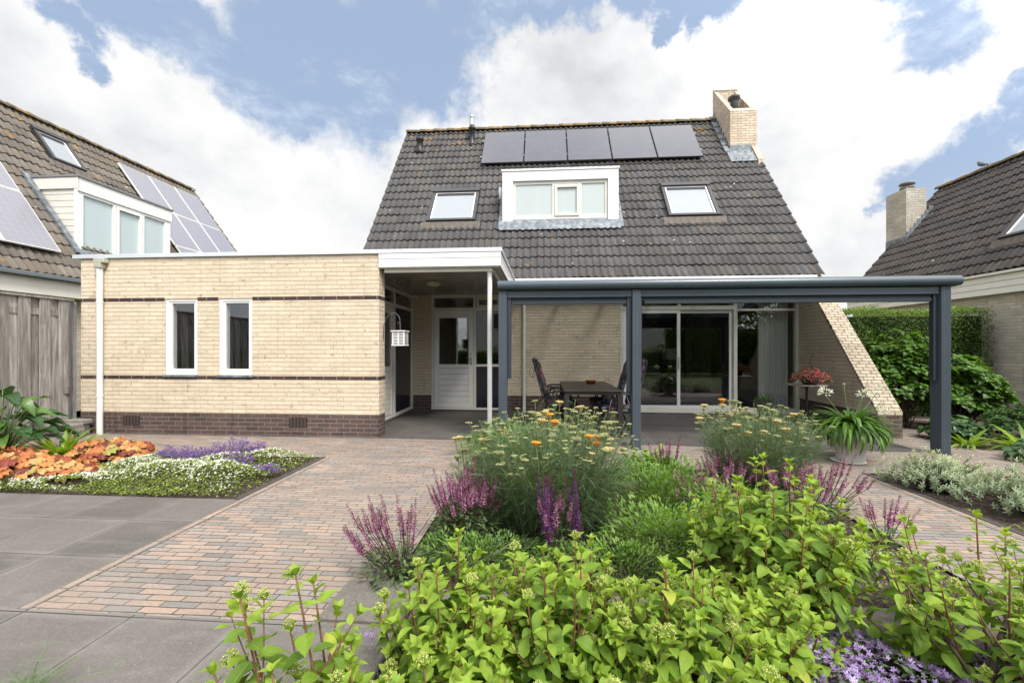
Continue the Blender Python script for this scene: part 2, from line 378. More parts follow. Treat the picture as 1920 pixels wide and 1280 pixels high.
# roof tiles
def tile_mat(name, base, warm=.5, lich=1.):
    m, N = newmat(name); uv = N.uv(); p = N.pos(); u, v, _ = N.xyz(uv)
    cell = N.comb(N.m('FLOOR', N.m('DIVIDE', u, .30)), N.m('FLOOR', N.m('DIVIDE', v, .325)), .5)
    r = N.white(cell); r2 = N.white(N.vm('ADD', cell, (5.,7.,1.)))
    c = N.mix(r, tuple(base), tuple(b*1.32 for b in base))
    c = N.mix(N.m('MULTIPLY', N.m('GREATER_THAN', r2, .72), .35*warm), c, (base[0]*1.7, base[1]*1.45, base[2]*1.15))
    streak = N.noise(N.vm('MULTIPLY', uv, (22., 1.6, 1.)), 1., 5, .65)
    blot = N.noise(uv, 1.2, 6, .6); grit = N.noise(uv, 140., 4, .7)
    k = N.m('MULTIPLY', N.m('ADD', .55, N.m('MULTIPLY', streak, .9)), N.m('ADD', .62, N.m('MULTIPLY', blot, .76)))
    k = N.m('MULTIPLY', k, N.m('ADD', .75, N.m('MULTIPLY', grit, .5)))
    c = N.vm('SCALE', c, k)
    pale = N.mr(N.noise(N.vm('MULTIPLY', uv, (13., 2.2, 1.)), 1., 4, .6), .56, .74, 0., .55); c = N.mix(pale, c, tuple(min(1, b*2.2) for b in base))
    # algae film toward the ridge, round lichens, bird marks
    up = N.mr(v, 2.5, 6.2); li = N.noise(uv, 3.3, 4, .6)
    spots = N.mr(N.m('ADD', li, N.m('MULTIPLY', up, .075)), .665, .70); fine = N.mr(N.noise(uv, 40., 3), .35, .6)
    c = N.mix(N.m('MULTIPLY', N.m('MULTIPLY', spots, fine), .75*lich), c, (.34,.175,.035))
    c = N.mix(N.m('MULTIPLY', N.mr(N.noise(uv, 2.1, 5, .7), .55, .72, 0., .4), up), c, (.14,.12,.045))
    wh = N.n('ShaderNodeTexVoronoi', {'Vector': uv, 'Scale': 2.4}, out=0)
    c = N.mix(N.mr(wh, .045, .06, .75, 0.), c, (.55,.53,.48))
    N.surf(N.bsdf(c, .82, N.bump(grit, .35, .004), spec=.25)); return m
M_TILE = tile_mat('dark_roof_tiles', (.068,.066,.065)); M_TILEL = tile_mat('brown_roof_tiles', (.118,.104,.088), .6, 1.2)
M_TILER = tile_mat('charcoal_roof_tiles', (.066,.060,.057), .3, .5)
m_, N = newmat('lichen_ridge'); p = N.pos()
c = N.ramp(N.noise(p, 4.5, 6, .7), [(.36,(.085,.075,.06)),(.50,(.15,.12,.075)),(.60,(.26,.16,.055)),(.72,(.33,.20,.05))])
N.surf(N.bsdf(c, .9, N.bump(N.noise(p, 60., 4), .6, .006), spec=.2)); M_RIDGE = m_
m_, N = newmat('lead_flashing'); p = N.pos()
c = N.ramp(N.noise(p, 9., 6, .65), [(.3,(.09,.105,.12)),(.5,(.16,.18,.20)),(.7,(.30,.33,.35))])
N.surf(N.bsdf(c, .55, N.bump(N.noise(p, 26., 4), .8, .012), metal=.25)); M_LEAD = m_

M_WHITE = plain('white_painted_trim', (.78,.775,.755), .42, .07, 3., .05, 40.)
M_WHITE2 = plain('cream_painted_frame', (.70,.675,.61), .45, .08, 3., .05, 40.)
M_CAP = plain('pale_metal_coping', (.66,.69,.73), .32, .06, 3., metal=.35)
M_PVC = plain('white_plastic_pipe', (.74,.73,.70), .38, .10, 2.)
M_BLUE = plain('blue_grey_aluminium', (.062,.085,.106), .30, .12, 3., .05, 200., spec=.5)
M_BLUEP = plain('blue_grey_post_paint', (.068,.088,.108), .42, .14, 2., .05, 200., spec=.5)
M_BLUED = plain('dark_screen_rail', (.030,.040,.052), .42, .1, 3.)
M_BLACK = plain('black_powder_coat', (.016,.016,.017), .42, .2, 8., .1, 180.)
M_TABLE = plain('charcoal_table_metal', (.030,.027,.025), .38, .25, 5., .1, 180.)
M_DARKFR = plain('grey_skylight_flashing', (.055,.055,.058), .40, .15, 6., metal=.3)
M_STEEL = plain('brushed_steel', (.55,.55,.54), .3, .1, 20., metal=1.)
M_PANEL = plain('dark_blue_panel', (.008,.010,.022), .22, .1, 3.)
M_SOFFIT = plain('shade_toned_soffit', (.22,.195,.165), .22, .08, 2.)  # white boards; the shade under the canopy is put into the base colour
M_TERRA = plain('terracotta', (.42,.13,.045), .6, .2, 20., .2, 90.)
M_POT = plain('grey_stoneware', (.58,.56,.52), .62, .2, 7., .25, 60.)
M_POTD = plain('dark_grey_planter', (.12,.12,.118), .7, .2, 9., .3, 60.)
M_STONE = plain('stacked_stone', (.27,.25,.215), .9, .35, 12., .8, 50.)
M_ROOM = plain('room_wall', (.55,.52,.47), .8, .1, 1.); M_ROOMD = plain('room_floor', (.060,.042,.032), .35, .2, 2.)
M_CURT = plain('grey_curtain', (.80,.79,.77), .9, .1, 3., .3, 300.)
M_SHADE = plain('cream_lampshade', (.60,.57,.50), .8, .05, 3.)
M_LAMPB = plain('matt_bronze_lamp', (.045,.042,.036), .5, .1, 3.)
M_LIGHT = plain('opal_lamp_cover', (.42,.36,.26), .35, .05, 3.)
M_TABLETOP = plain('pale_table_top', (.42,.38,.33), .45, .15, 6.)
M_SIDING = plain('white_siding', (.62,.61,.57), .6, .08, 2.)

def glass_mat(name, f0, col, rough=0.):   # clear pane: each face mirrors a little, the rest passes
    m, N = newmat(name); g_ = N.n('ShaderNodeNewGeometry', out=None)
    c_ = N.m('ABSOLUTE', N.vm('DOT_PRODUCT', g_.outputs['Incoming'], g_.outputs['Normal'], out='v'))
    F = N.m('ADD', f0, N.m('MULTIPLY', 1-f0, N.m('POWER', N.m('SUBTRACT', 1., c_, clamp=True), 5.)), clamp=True)
    N.surf(N.n('ShaderNodeMixShader', {0: F, 1: N.n('ShaderNodeBsdfTransparent', {'Color': col}), 2: N.n('ShaderNodeBsdfGlossy', {'Color': (.95,.97,1.), 'Roughness': rough})})); return m
M_GLASS = glass_mat('window_glass', .085, (.90,.92,.91)); M_ROOFGL = glass_mat('canopy_glass', .05, (.27,.285,.285), .02)
def blind(name, col):
    m, N = newmat(name); p = N.pos(); x, y, z = N.xyz(p)
    k = N.m('ADD', .93, N.m('MULTIPLY', N.noise(N.vm('MULTIPLY', p, (5., 5., .5)), 1., 4), .14))
    N.surf(N.bsdf(N.vm('SCALE', col, k), .5, coat=1., **{'Coat Roughness': .02})); return m
M_BLINDW = blind('white_blind_pane', (.25,.275,.30)); M_BLINDB = blind('pale_blue_blind_pane', (.44,.52,.54)); M_BLINDG = blind('pale_green_blind_pane', (.42,.475,.47))

def solar_mat(name, base, rough, grid, gridc):
    m, N = newmat(name); uv = N.uv(); u, v, _ = N.xyz(uv)
    def ln(a, w, t): f = N.m('FRACT', N.m('DIVIDE', a, w)); return N.m('LESS_THAN', N.m('MINIMUM', f, N.m('SUBTRACT', 1., f)), t/w)
    l = N.m('MAXIMUM', ln(u, .156, .0022), ln(v, .156, .0022)); l2 = ln(u, .052, .0009)
    c = N.mix(N.m('MULTIPLY', l, grid), base, gridc); c = N.mix(N.m('MULTIPLY', l2, grid*.5), c, gridc)
    dirt = N.noise(N.vm('MULTIPLY', uv, (1., 2., 1.)), 2.1, 6, .6)
    N.surf(N.bsdf(N.mix(N.mr(dirt, .4, .75, 0., .05), c, (.3,.3,.3)), N.m('ADD', rough, N.m('MULTIPLY', dirt, .12)), spec=.5, coat=1., **{'Coat Roughness': rough*.5, 'Coat IOR': 1.4}))
    return m
M_SOLAR = solar_mat('black_solar_cells', (.022,.021,.040), .14, .25, (.07,.07,.09)); M_SOLARL = solar_mat('sky_sheen_solar_cells', (.20,.20,.235), .30, .6, (.42,.43,.46))  # left neighbour's cells: grazing sky reflection put into the pale base colour

m_, N = newmat('weathered_wood'); p = N.pos(); u = N.vm('MULTIPLY', p, (9., 9., .9))
gr = N.noise(u, 3.3, 7, .65); t = N.attr()
knot = N.n('ShaderNodeTexVoronoi', {'Vector': N.vm('MULTIPLY', p, (1.,7.,2.6)), 'Scale': .75}, out=0)
gk = N.n('ShaderNodeTexWave', {'Vector': N.vm('ADD', N.vm('MULTIPLY', p, (1.,1.,.06)), N.comb(0., N.m('MULTIPLY', N.mr(knot,.0,.35,1.,0.), .08), t)), 'Scale': 16., 'Distortion': 6., 'Detail': 4., 'Detail Scale': 1.5}, out=1)
c = N.ramp(N.m('ADD', N.m('MULTIPLY', gr, .82), N.m('MULTIPLY', gk, .18)), [(.25,(.13,.118,.108)),(.45,(.24,.222,.205)),(.6,(.34,.32,.298)),(.8,(.43,.41,.385))])
c = N.mix(N.mr(knot, .02, .09, .8, 0.), c, (.07,.05,.035))
k = N.m('ADD', .70, N.m('MULTIPLY', t, .6)); N.surf(N.bsdf(N.vm('SCALE', c, k), .85, N.bump(gr, .5, .006), spec=.2)); M_WOOD = m_

m_, N = newmat('floral_cushion'); uv = N.pos()
v1 = N.n('ShaderNodeTexVoronoi', {'Vector': N.vm('ADD', uv, N.vm('SCALE', N.noise(uv, 14., 3, .5, 'Color'), .05)), 'Scale': 9.}, out=None)
d0 = v1.outputs[0]; rr = N.xyz(v1.outputs[1])[0]
base = N.ramp(N.noise(uv, 16., 4), [(.38,(.018,.02,.028)),(.5,(.06,.066,.082)),(.6,(.16,.17,.19)),(.7,(.03,.03,.04))])
fl = N.m('MULTIPLY', N.mr(d0, .28, .36, 1., 0.), N.m('GREATER_THAN', rr, .40))
c = N.mix(fl, base, N.ramp(N.noise(uv, 22., 3), [(.35,(.28,.03,.05)),(.55,(.62,.10,.11)),(.7,(.45,.06,.12))]))
N.surf(N.bsdf(c, .85, spec=.2)); M_CUSH = m_

# ------------------------------------------------------------ ground
g = MB()
rs = [0, 12, 30, 80, 250, 900]
vs = [(0,0,-.16)]; fs = []
for i, r in enumerate(rs[1:]):
    for k in range(32): vs.append((r*math.cos(2*PI*k/32), r*math.sin(2*PI*k/32), -.16))
for k in range(32): fs.append((0, 1+k, 1+(k+1) % 32))
for i in range(len(rs)-2):
    for k in range(32): a = 1+i*32; fs.append((a+k, a+32+k, a+32+(k+1) % 32, a+(k+1) % 32))
g.add(vs, fs); struct('ground', g, M_GRASS)

def sheet(name, poly, z, mat):
    m = MB(); m.add([(x, y, z) for x, y in poly], [list(range(len(poly)))]); return struct(name, m, mat)
CB = [(-.95,2.42),(-.95,5.02),(2.45,4.95),(2.48,3.3),(2.50,2.42)]         # the central bed
pv = MB()
def pq(x0,y0,x1,y1): pv.quad((x0,y0,0),(x1,y0,0),(x1,y1,0),(x0,y1,0))
pq(-2.75,2.05,-.95,6.60); pq(-9.5,5.25,-2.75,6.60); pq(-.95,5.02,9.2,6.60); pq(2.45,.2,3.45,5.02); pq(5.30,6.60,9.2,9.6); pq(4.80,6.60,5.30,9.3)
pq(-.95,2.05,-.94,2.06)
struct('brick_path', pv, M_PAVE)
e = MB(); e.quad((-2.75,2.05,.004),(-2.68,2.05,.004),(-2.68,5.22,.004),(-2.75,5.22,.004))
e.quad((3.38,.2,.004),(3.45,.2,.004),(3.45,4.95,.004),(3.38,4.95,.004)); e.quad((2.45,.2,.004),(2.52,.2,.004),(2.52,4.95,.004),(2.45,4.95,.004))
e.quad((-.95,2.42,.004),(-.88,2.42,.004),(-.88,5.0,.004),(-.95,5.0,.004))
struct('path_edging', e, M_PAVEY)
sheet('driveway', [(-9.5,-4),(-.95,-4),(-.95,2.05),(-2.75,2.05),(-2.75,3.70),(-9.5,3.70)], .002, M_SLAB)
sheet('terrace', [(-3.0,6.46),(-1.1,6.42),(4.96,6.10),(5.10,7.05),(5.3,9.5),(-3.0,9.5)], .006, M_TERR)

def soil_patch(name, x0, x1, y0, y1, z, amp=.02, nx=60, ny=40, clip=None):
    m = MB(); vs = []
    for j in range(ny+1):
        for i in range(nx+1):
            x = x0+(x1-x0)*i/nx; y = y0+(y1-y0)*j/ny
            h = amp*(math.sin(x*7.3+y*3.1)+math.sin(x*3.7-y*8.9)+math.sin(x*15+y*11)*.6)*.5+random.uniform(-.4,.4)*amp
            ed = min(i, nx-i, j, ny-j); h = h*min(1, ed/3)
            vs.append((x, y, z+h))
    m.add(vs, [(j*(nx+1)+i, j*(nx+1)+i+1, (j+1)*(nx+1)+i+1, (j+1)*(nx+1)+i) for j in range(ny) for i in range(nx)])
    return struct(name, m, M_SOIL, smooth=True)
soil_patch('flower_bed_soil', -.88, 2.45, 2.42, 5.02, -.012, .022, 90, 70)
soil_patch('front_bed_soil', -.95, 2.45, -.6, 2.05, -.10, .02, 90, 60)
soil_patch('left_bed_soil', -7.62, -2.80, 3.70, 5.25, -.010, .02, 110, 40)
soil_patch('right_bed_soil', 3.52, 5.75, 1.2, 5.02, -.010, .022, 50, 80)
soil_patch('border_soil', 5.75, 9.2, 3.0, 9.6, -.006, .02, 60, 90)
# stone edgings
k = MB(); k.bbox(-1.13,-.70,2.06,2.42,-.12,.028,.008); k.bbox(-1.13,-.70,1.60,2.052,-.12,.016,.008)
x = -.69
while x < 2.4:
    w = .50; k.bbox(x, x+w-.006, 2.10, 2.40, -.12, .012+random.uniform(-.006,.006), .008); x += w
struct('bed_edging_stones', k, M_CURB)
k = MB(); k.bbox(-2.80,-2.755,3.71,5.24,-.1,.012,.004); k.bbox(3.455,3.51,1.2,5.0,-.1,.010,.004)
struct('bed_edging_strip', k, M_CURBD)

# ------------------------------------------------------------ walls with openings
def wall(mb, x0, x1, z0, z1, y0, y1, holes=()):   # a wall along X between y0 (front) and y1
    xs = sorted({x0, x1, *[h[0] for h in holes], *[h[1] for h in holes]}); zs = sorted({z0, z1, *[h[2] for h in holes], *[h[3] for h in holes]})
    for a, b in zip(xs, xs[1:]):
        for c_, d_ in zip(zs, zs[1:]):
            mx, mz = (a+b)/2, (c_+d_)/2
            if any(h[0] < mx < h[1] and h[2] < mz < h[3] for h in holes): continue
            mb.quad((a,y0,c_),(b,y0,c_),(b,y0,d_),(a,y0,d_)); mb.quad((b,y1,c_),(a,y1,c_),(a,y1,d_),(b,y1,d_))
    for h in list(holes):
        a, b, c_, d_ = h
        mb.quad((a,y0,c_),(a,y1,c_),(a,y1,d_),(a,y0,d_)); mb.quad((b,y1,c_),(b,y0,c_),(b,y0,d_),(b,y1,d_))
        mb.quad((a,y0,d_),(a,y1,d_),(b,y1,d_),(b,y0,d_))
        if c_ > z0+.01: mb.quad((a,y1,c_),(a,y0,c_),(b,y0,c_),(b,y1,c_))
    mb.quad((x0,y1,z0),(x0,y0,z0),(x0,y0,z1),(x0,y1,z1)); mb.quad((x1,y0,z0),(x1,y1,z0),(x1,y1,z1),(x1,y0,z1))
    mb.quad((x0,y0,z1),(x1,y0,z1),(x1,y1,z1),(x0,y1,z1))

# corrugated tile roof: U along the eave, V up the slope
def roof_mesh(O, U, V, Wd, L, e=.325, per=.15, amp=.021, spp=8, lift=.036, verge=None):
    O = Vector(O); U = Vector(U).normalized(); V = Vector(V).normalized(); Nn = U.cross(V).normalized()
    if Nn.z < 0: Nn = -Nn
    nu = int(round(Wd/per))*spp; rows = int(math.ceil(L/e)); m = MB(); m.uvs = []
    us = np.linspace(0, Wd, nu+1); prof = amp*np.cos(us/per*2*PI)
    prof = np.where(prof > 0, prof*1.0, prof*.75)
    fs = []
    for r in range(rows):
        v0 = r*e; v1 = min(v0+e+.04, L+.02)
        jit = np.repeat(rng.uniform(-.004, .004, nu//(2*spp)+2), 2*spp)[:nu+1]
        base = len(m.v)
        for (vv, hh) in ((v0+.012, lift-.030), (v0, lift-.002), (v0+.008, lift+.004), (v1, .004)):
            for k in range(nu+1):
                p = O+U*us[k]+V*(vv+jit[k]*2)+Nn*(hh+prof[k]+jit[k]); m.v.append(tuple(p)); m.tint.append(.5); m.uvs.append((us[k], vv if vv >= v0+.0 else v0))
        for q in range(3):
            for k in range(nu): a = base+q*(nu+1)+k; fs.append((a, a+1, a+nu+2, a+nu+1))
    m.f = fs; return m
def frame_xf(O, U, V):   # local (u, v, n) -> world
    O = Vector(O); U = Vector(U).normalized(); V = Vector(V).normalized(); Nn = U.cross(V).normalized()
    M = Matrix.Identity(4)
    for i in range(3): M[i][0] = U[i]; M[i][1] = V[i]; M[i][2] = Nn[i]; M[i][3] = O[i]
    return M
def ridge(O, U, Ln, r=.105, seg=.42):
    O = Vector(O); U = Vector(U).normalized(); S = Vector((-U.y, U.x, 0)); m = MB(); t = 0
    while t < Ln:
        a = t; b = min(t+seg+.03, Ln+.02); vs = []
        for s_, rr, dz in ((a, r*1.06, .012), (a+.03, r*1.06, .012), (b, r*.93, 0.)):
            for k in range(9):
                an = R(-12+204*k/8); vs.append(O+U*s_+S*(math.cos(an)*rr*1.15)+Vector((0,0,math.sin(an)*rr*.8+dz-.02)))
        m.add(vs, [(q*9+k, q*9+k+1, (q+1)*9+k+1, (q+1)*9+k) for q in range(2) for k in range(8)]+[list(range(9))]); t += seg
    m.fixn = True; return m

PITCH = R(53.5); CP, SP = math.cos(PITCH), math.sin(PITCH)
# ------------------------------------------------------------ the house
H = thing('brick_house', 'cream brick house with a steep dark tiled roof, flat white-edged annex and sliding glass doors', 'house', (0.7, 9.4, 0))
YH = 9.40
# main front wall
wb = MB()
wall(wb, -2.92, 5.27, .355, 2.80, YH, YH+.22, [(-2.52,-.93,.355,2.62),(1.61,5.265,.355,2.62)])
wall(wb, -4.10, 5.60, .355, 2.80, 16.4, 16.6)
for x0, x1 in ((-4.12,-4.0),(5.27,5.61)):
    wb.prism([(YH+.22,.355),(16.6,.355),(16.6,2.78),(12.93,7.72),(9.55,3.16),(9.55,2.80),(YH+.22,2.80)], x0, x1, 'x')
obj('main_wall', wb, M_CREAM, H)
for a in ((-2.923,-2.52,YH-.003,YH+.2),(-.93,1.61,YH-.003,YH+.2),(-4.12,5.61,16.4,16.603)):
    pb = MB(); pb.box(*a,-.03,.355); obj('plinth', pb, M_PLINTH, H)
# wing wall
wg = MB()
xi = lambda y: 5.10+(y-7.05)/(9.4-7.05)*.17
xo = lambda y: 5.45+(y-7.05)/(9.4-7.05)*.15
Yf, zf, Yb, zb = 7.05, .40, 9.30, 2.96
w0 = [(xi(Yf),Yf,.355),(xo(Yf),Yf,.355),(xo(Yf),Yf,zf),(xi(Yf),Yf,zf),(xi(Yb),Yb,.355),(xo(Yb),Yb,.355),(xo(Yb),Yb,zb),(xi(Yb),Yb,zb),(xi(9.62),9.62,.355),(xo(9.62),9.62,.355),(xo(9.62),9.62,zb),(xi(9.62),9.62,zb)]
wg.add(w0, [(0,1,2,3),(0,3,7,4),(1,5,6,2),(4,7,11,8),(5,9,10,6),(6,10,11,7),(8,11,10,9)]); obj('wing_wall', wg, M_CREAM, H)
wc = MB(); o_ = .004
wc.add([(xi(Yf)-o_,Yf-o_,zf+.001),(xo(Yf)+o_,Yf-o_,zf+.001),(xo(Yb)+o_,Yb,zb+o_),(xi(Yb)-o_,Yb,zb+o_),(xi(Yf)-o_,Yf-o_,zf-.05),(xo(Yf)+o_,Yf-o_,zf-.05),(xo(Yb)+o_,Yb,zb-.10),(xi(Yb)-o_,Yb,zb-.10)],
       [(0,1,2,3),(4,7,6,5),(0,3,7,4),(1,5,6,2),(0,4,5,1),(2,6,7,3)])
obj('wing_coping', wc, M_CREAMCAP, H)
wp = MB(); wp.add([(xi(Yf)-.004,Yf-.004,-.03),(xo(Yf)+.004,Yf-.004,-.03),(xo(9.6)+.004,9.6,-.03),(xi(YH-.004)-.004,YH-.004,-.03),(xi(Yf)-.004,Yf-.004,.355),(xo(Yf)+.004,Yf-.004,.355),(xo(9.6)+.004,9.6,.355),(xi(YH-.004)-.004,YH-.004,.355)],
       [(0,3,2,1),(4,5,6,7),(0,1,5,4),(1,2,6,5),(2,3,7,6),(3,0,4,7)]); obj('wing_plinth', wp, M_PLINTH, H)
# main roof
RX0, RX1 = -4.19, 5.60; EY, EZ = 9.15, 2.86; RL = (12.92-EY)/CP
rm = obj('roof', roof_mesh((RX0,EY,EZ), (1,0,0), (0,CP,SP), RX1-RX0, RL), M_TILE, H, smooth=False)
shade_auto(rm, 50)
rb = MB(); rb.quad((RX0,16.75,EZ),(RX1,16.75,EZ),(RX1,12.94,7.95),(RX0,12.94,7.95)); rb.quad((RX0+.02,EY+.05,EZ-.05),(RX1-.02,EY+.05,EZ-.05),(RX1-.02,12.94,7.90),(RX0+.02,12.94,7.90))
obj('roof_underlay', rb, M_TILE, rm)
obj('ridge_cap', ridge((RX0-.01,12.93,7.985), (1,0,0), RX1-RX0-.55), M_RIDGE, rm, smooth=True)
# eave gutter and fascia
gt = MB(); gt.bbox(-.64,5.42,EY-.10,EY+.03,EZ-.115,EZ-.012,.006); gt.box(-.64,5.42,EY+.031,EY+.05,EZ-.20,EZ-.02); gt.box(-.63,5.27,EY+.05,YH-.002,EZ-.20,EZ-.185)
obj('gutter', gt, M_WHITE, H)
XR = frame_xf((0,EY,EZ), (1,0,0), (0,CP,SP))
def vslope(y): return (y-EY)/CP
# skylights
def skylight(parent, XF, u0, u1, v0, v1, open_=0., pane=None):
    f = MB(XF); t = .078; n0, n1 = .02, .125
    f.bbox(u0,u0+t,v0,v1,n0,n1,.005); f.bbox(u1-t,u1,v0,v1,n0,n1,.005); f.bbox(u0+t,u1-t,v0,v0+t*.9,n0,n1,.005); f.bbox(u0-.01,u1+.01,v1-t*1.3,v1+.02,n0,n1+.025,.006)
    fo = obj('skylight', f, M_DARKFR, parent)
    s_ = MB(XF); a = u0+t+.005; b = u1-t-.005
    s_.bbox(a,a+.035,v0+.055,v1-.08,.05,.098,.004); s_.bbox(b-.035,b,v0+.055,v1-.08,.05,.098,.004); s_.bbox(a+.035,b-.035,v0+.055,v0+.09,.05,.098,.004); s_.bbox(a+.035,b-.035,v1-.125,v1-.08,.05,.098,.004)
    obj('sash', s_, M_WHITE, fo)
    s_ = MB(XF); s_.box(a+.036,b-.036,v1-.20,v1-.127,.076,.088); obj('dark_top_strip', s_, M_DARKFR, fo)  # dark strip across the top of the pane, inside the sash
    g_ = MB(XF); g_.box(a+.03,b-.03,v0+.085,v1-.12,.055,.075); obj('pane', g_, pane or M_BLINDW, fo)
    ap = MB(XF); nx = 36
    vs = []
    for i in range(nx+1):
        u = u0-.12+(u1-u0+.24)*i/nx; w_ = .018*math.cos(u/.15*2*PI)
        vs += [(u, v0-.20-.02*random.random(), .045+w_), (u, v0-.02, .085)]
    ap.add(vs, [(2*i, 2*i+2, 2*i+3, 2*i+1) for i in range(nx)]); obj('flashing', ap, M_SKFL, fo, smooth=True)
    return fo
M_SKFL = plain('weathered_flashing', (.15,.125,.105), .8, .4, 12., .5, 40.)
skylight(H, XR, -2.86, -1.66, vslope(10.28), vslope(11.02))
s2 = skylight(H, XR, 2.84, 4.00, vslope(10.27), vslope(11.01))
s2['label'] = 'skylight on the right of the dormer, its sash tilted slightly open'
# solar panels
pw = (4.13+1.75)/5
for i in range(5):
    a = -1.75+i*pw+.012; b = -1.75+(i+1)*pw-.012; v0, v1 = vslope(11.71), vslope(12.68)
    f = MB(XR); f.bbox(a,b,v0,v1,.10,.138,.003); fo = obj('solar_panel', f, M_BLACK, H)
    c_ = MB(XR); c_.uvs = []; c_.quad((a+.012,v0+.012,.141),(b-.012,v0+.012,.141),(b-.012,v1-.012,.141),(a+.012,v1-.012,.141)); c_.uvs = [(a,v0),(b,v0),(b,v1),(a,v1)]
    obj('cells', c_, M_SOLAR, fo)
rl = MB(XR)
for v in (vslope(11.95), vslope(12.45)): rl.box(-1.80,4.17,v-.02,v+.02,.05,.098)
obj('panel_rail', rl, M_STEEL, H)
# dormer
D1 = MB(); yd = 10.175
D1.box(-.97,1.67,yd+.10,11.35,4.30,5.52); dm = obj('dormer', D1, M_WHITE, H)
s_ = MB(); s_.bbox(-1.01,-.76,yd,yd+.14,4.33,5.33,.006); s_.bbox(1.46,1.70,yd,yd+.14,4.33,5.33,.006); s_.bbox(-1.01,1.70,yd,yd+.14,5.331,5.56,.006)
s_.bbox(-1.03,1.72,yd-.02,11.4,5.562,5.61,.004); obj('surround', s_, M_WHITE, dm)
f = MB(); f.box(-.758,1.458,yd+.05,yd+.12,4.45,4.53); f.box(-.758,1.458,yd+.05,yd+.12,5.26,5.329); f.box(-.758,-.70,yd+.05,yd+.12,4.53,5.26); f.box(1.40,1.458,yd+.05,yd+.12,4.53,5.26)
f.box(.17,.225,yd+.05,yd+.12,4.53,5.26); f.box(.80,.855,yd+.05,yd+.12,4.53,5.26)
f.bbox(.227,.285,yd+.025,yd+.08,4.50,5.24,.003); f.bbox(.74,.798,yd+.025,yd+.08,4.50,5.24,.003); f.bbox(.285,.74,yd+.025,yd+.08,4.50,4.56,.003); f.bbox(.285,.74,yd+.025,yd+.08,5.17,5.24,.003)
f.box(-.76,1.46,yd+.04,yd+.10,4.41,4.448); obj('window_frame', f, M_WHITE2, dm)
for a, b, z0, z1 in ((-.70,.17,4.53,5.26),(.285,.74,4.56,5.17),(.855,1.40,4.53,5.26)):
    q = MB(); q.box(a,b,yd+.075,yd+.085,z0,z1); obj('pane', q, M_BLINDG, dm)
fl = MB(); vs = []; nx = 80
for i in range(nx+1):
    u = -1.06+2.8*i/nx; w_ = .017*math.cos((u-RX0)/.15*2*PI); v0_ = vslope(10.11)
    vs += [tuple(XR @ Vector((u, v0_-.07-.012*math.sin(i*1.7), .068+w_*.5))), tuple(XR @ Vector((u, v0_-.02, .092))), (u, yd+.035, 4.435)]
fl.add(vs, [(3*i+q, 3*i+3+q, 3*i+4+q, 3*i+1+q) for i in range(nx) for q in range(2)]); obj('lead_apron', fl, M_LEAD, dm, smooth=True)
fl = MB(XR); fl.box(-1.10,-1.0,vslope(10.1),vslope(11.3),.0,.07); fl.box(1.71,1.80,vslope(10.1),vslope(11.3),.0,.07); obj('lead_flashing', fl, M_LEAD, dm)
q = MB(); q.tube([(-1.08,yd+.25,5.0),(-1.08,yd+.25,5.28)], .04, 10); obj('alarm_box', q, M_WHITE, dm, smooth=True)
# roof vents
q = MB(); q.lathe([(.12,-.15),(.105,0),(.09,.05),(.085,.26),(.11,.27),(.115,.34),(.07,.35),(.07,.38),(.0,.39)], (-3.62,12.28,7.14), 16); q.box(-3.76,-3.50,12.18,12.42,7.02,7.12)
obj('roof_vent', q, M_BLACK, H, smooth=True)
q = MB(); q.lathe([(.13,-.15),(.095,0),(.078,.05),(.078,.40),(.105,.41),(.105,.46),(.07,.47)], (-2.13,12.50,7.38), 16); fo = obj('flue_pipe', q, M_BLACK, H, smooth=True)
q = MB(); q.lathe([(.072,.47),(.072,.60),(.06,.61),(.06,.71),(.05,.72),(.04,.73),(.068,.75),(.06,.82),(.0,.83)], (-2.13,12.50,7.38), 16); obj('flue_cowl', q, M_STEEL, fo, smooth=True)
# chimney
cx0, cx1, cy0, cy1 = 4.92, 5.60, 11.92, 13.12; zt0, zt1 = 7.72, 8.97
q = MB()
def cprism(x0,x1,y0,y1,zb_):
    zz = lambda y: zt0+(y-cy0)/(cy1-cy0)*(zt1-zt0)
    q.prism([(y0,zb_),(y1,zb_),(y1,zz(y1)),(y0,zz(y0))], x0, x1, 'x')
cprism(cx0,cx0+.11,cy0+.11,cy1-.11,6.4); cprism(cx1-.11,cx1,cy0+.11,cy1-.11,6.2); cprism(cx0,cx1,cy0,cy0+.11,6.75); cprism(cx0,cx1,cy1-.11,cy1,6.8)
q.prism([(11.56,6.05),(cy0-.002,6.05),(cy0-.002,6.76),(11.56,6.27)],cx1-.13,cx1-.001,'x'); q.box(cx0+.11,cx1-.11,cy0+.11,cy1-.11,7.1,7.25); ch = obj('chimney', q, M_CHIMB, H)
q = MB(); q.lathe([(.11,.0),(.095,.74),(.10,.75),(.10,.80),(.15,.83),(.16,.88),(.155,.90),(.12,.905),(0,.905)], (5.26,12.50,7.5), 24); obj('chimney_pot', q, plain('dark_grey_pot', (.06,.068,.08), .45), ch, smooth=True)
q = MB(); q.t = 1.
zz = lambda y: zt0+(y-cy0)/(cy1-cy0)*(zt1-zt0)
q.add([(cx0,cy1-.11,zz(cy1-.11)+.003),(cx1,cy1-.11,zz(cy1-.11)+.003),(cx1,cy1,zz(cy1)+.003),(cx0,cy1,zz(cy1)+.003)], [(0,1,2,3)])
obj('lichen_coping', q, M_RIDGE, ch)
q = MB()
for i in range(9):
    y0_ = cy0+i*.13; zr = EZ+(y0_-EY)*SP/CP; q.box(cx0-.012,cx0-.001,y0_,y0_+.135,zr-.1,zr+.22)
q.box(cx0-.012,cx1-.14,cy0-.012,cy0-.001,6.5,6.80); fo = obj('step_flashing', q, M_LEAD, ch)
q = MB(XR)
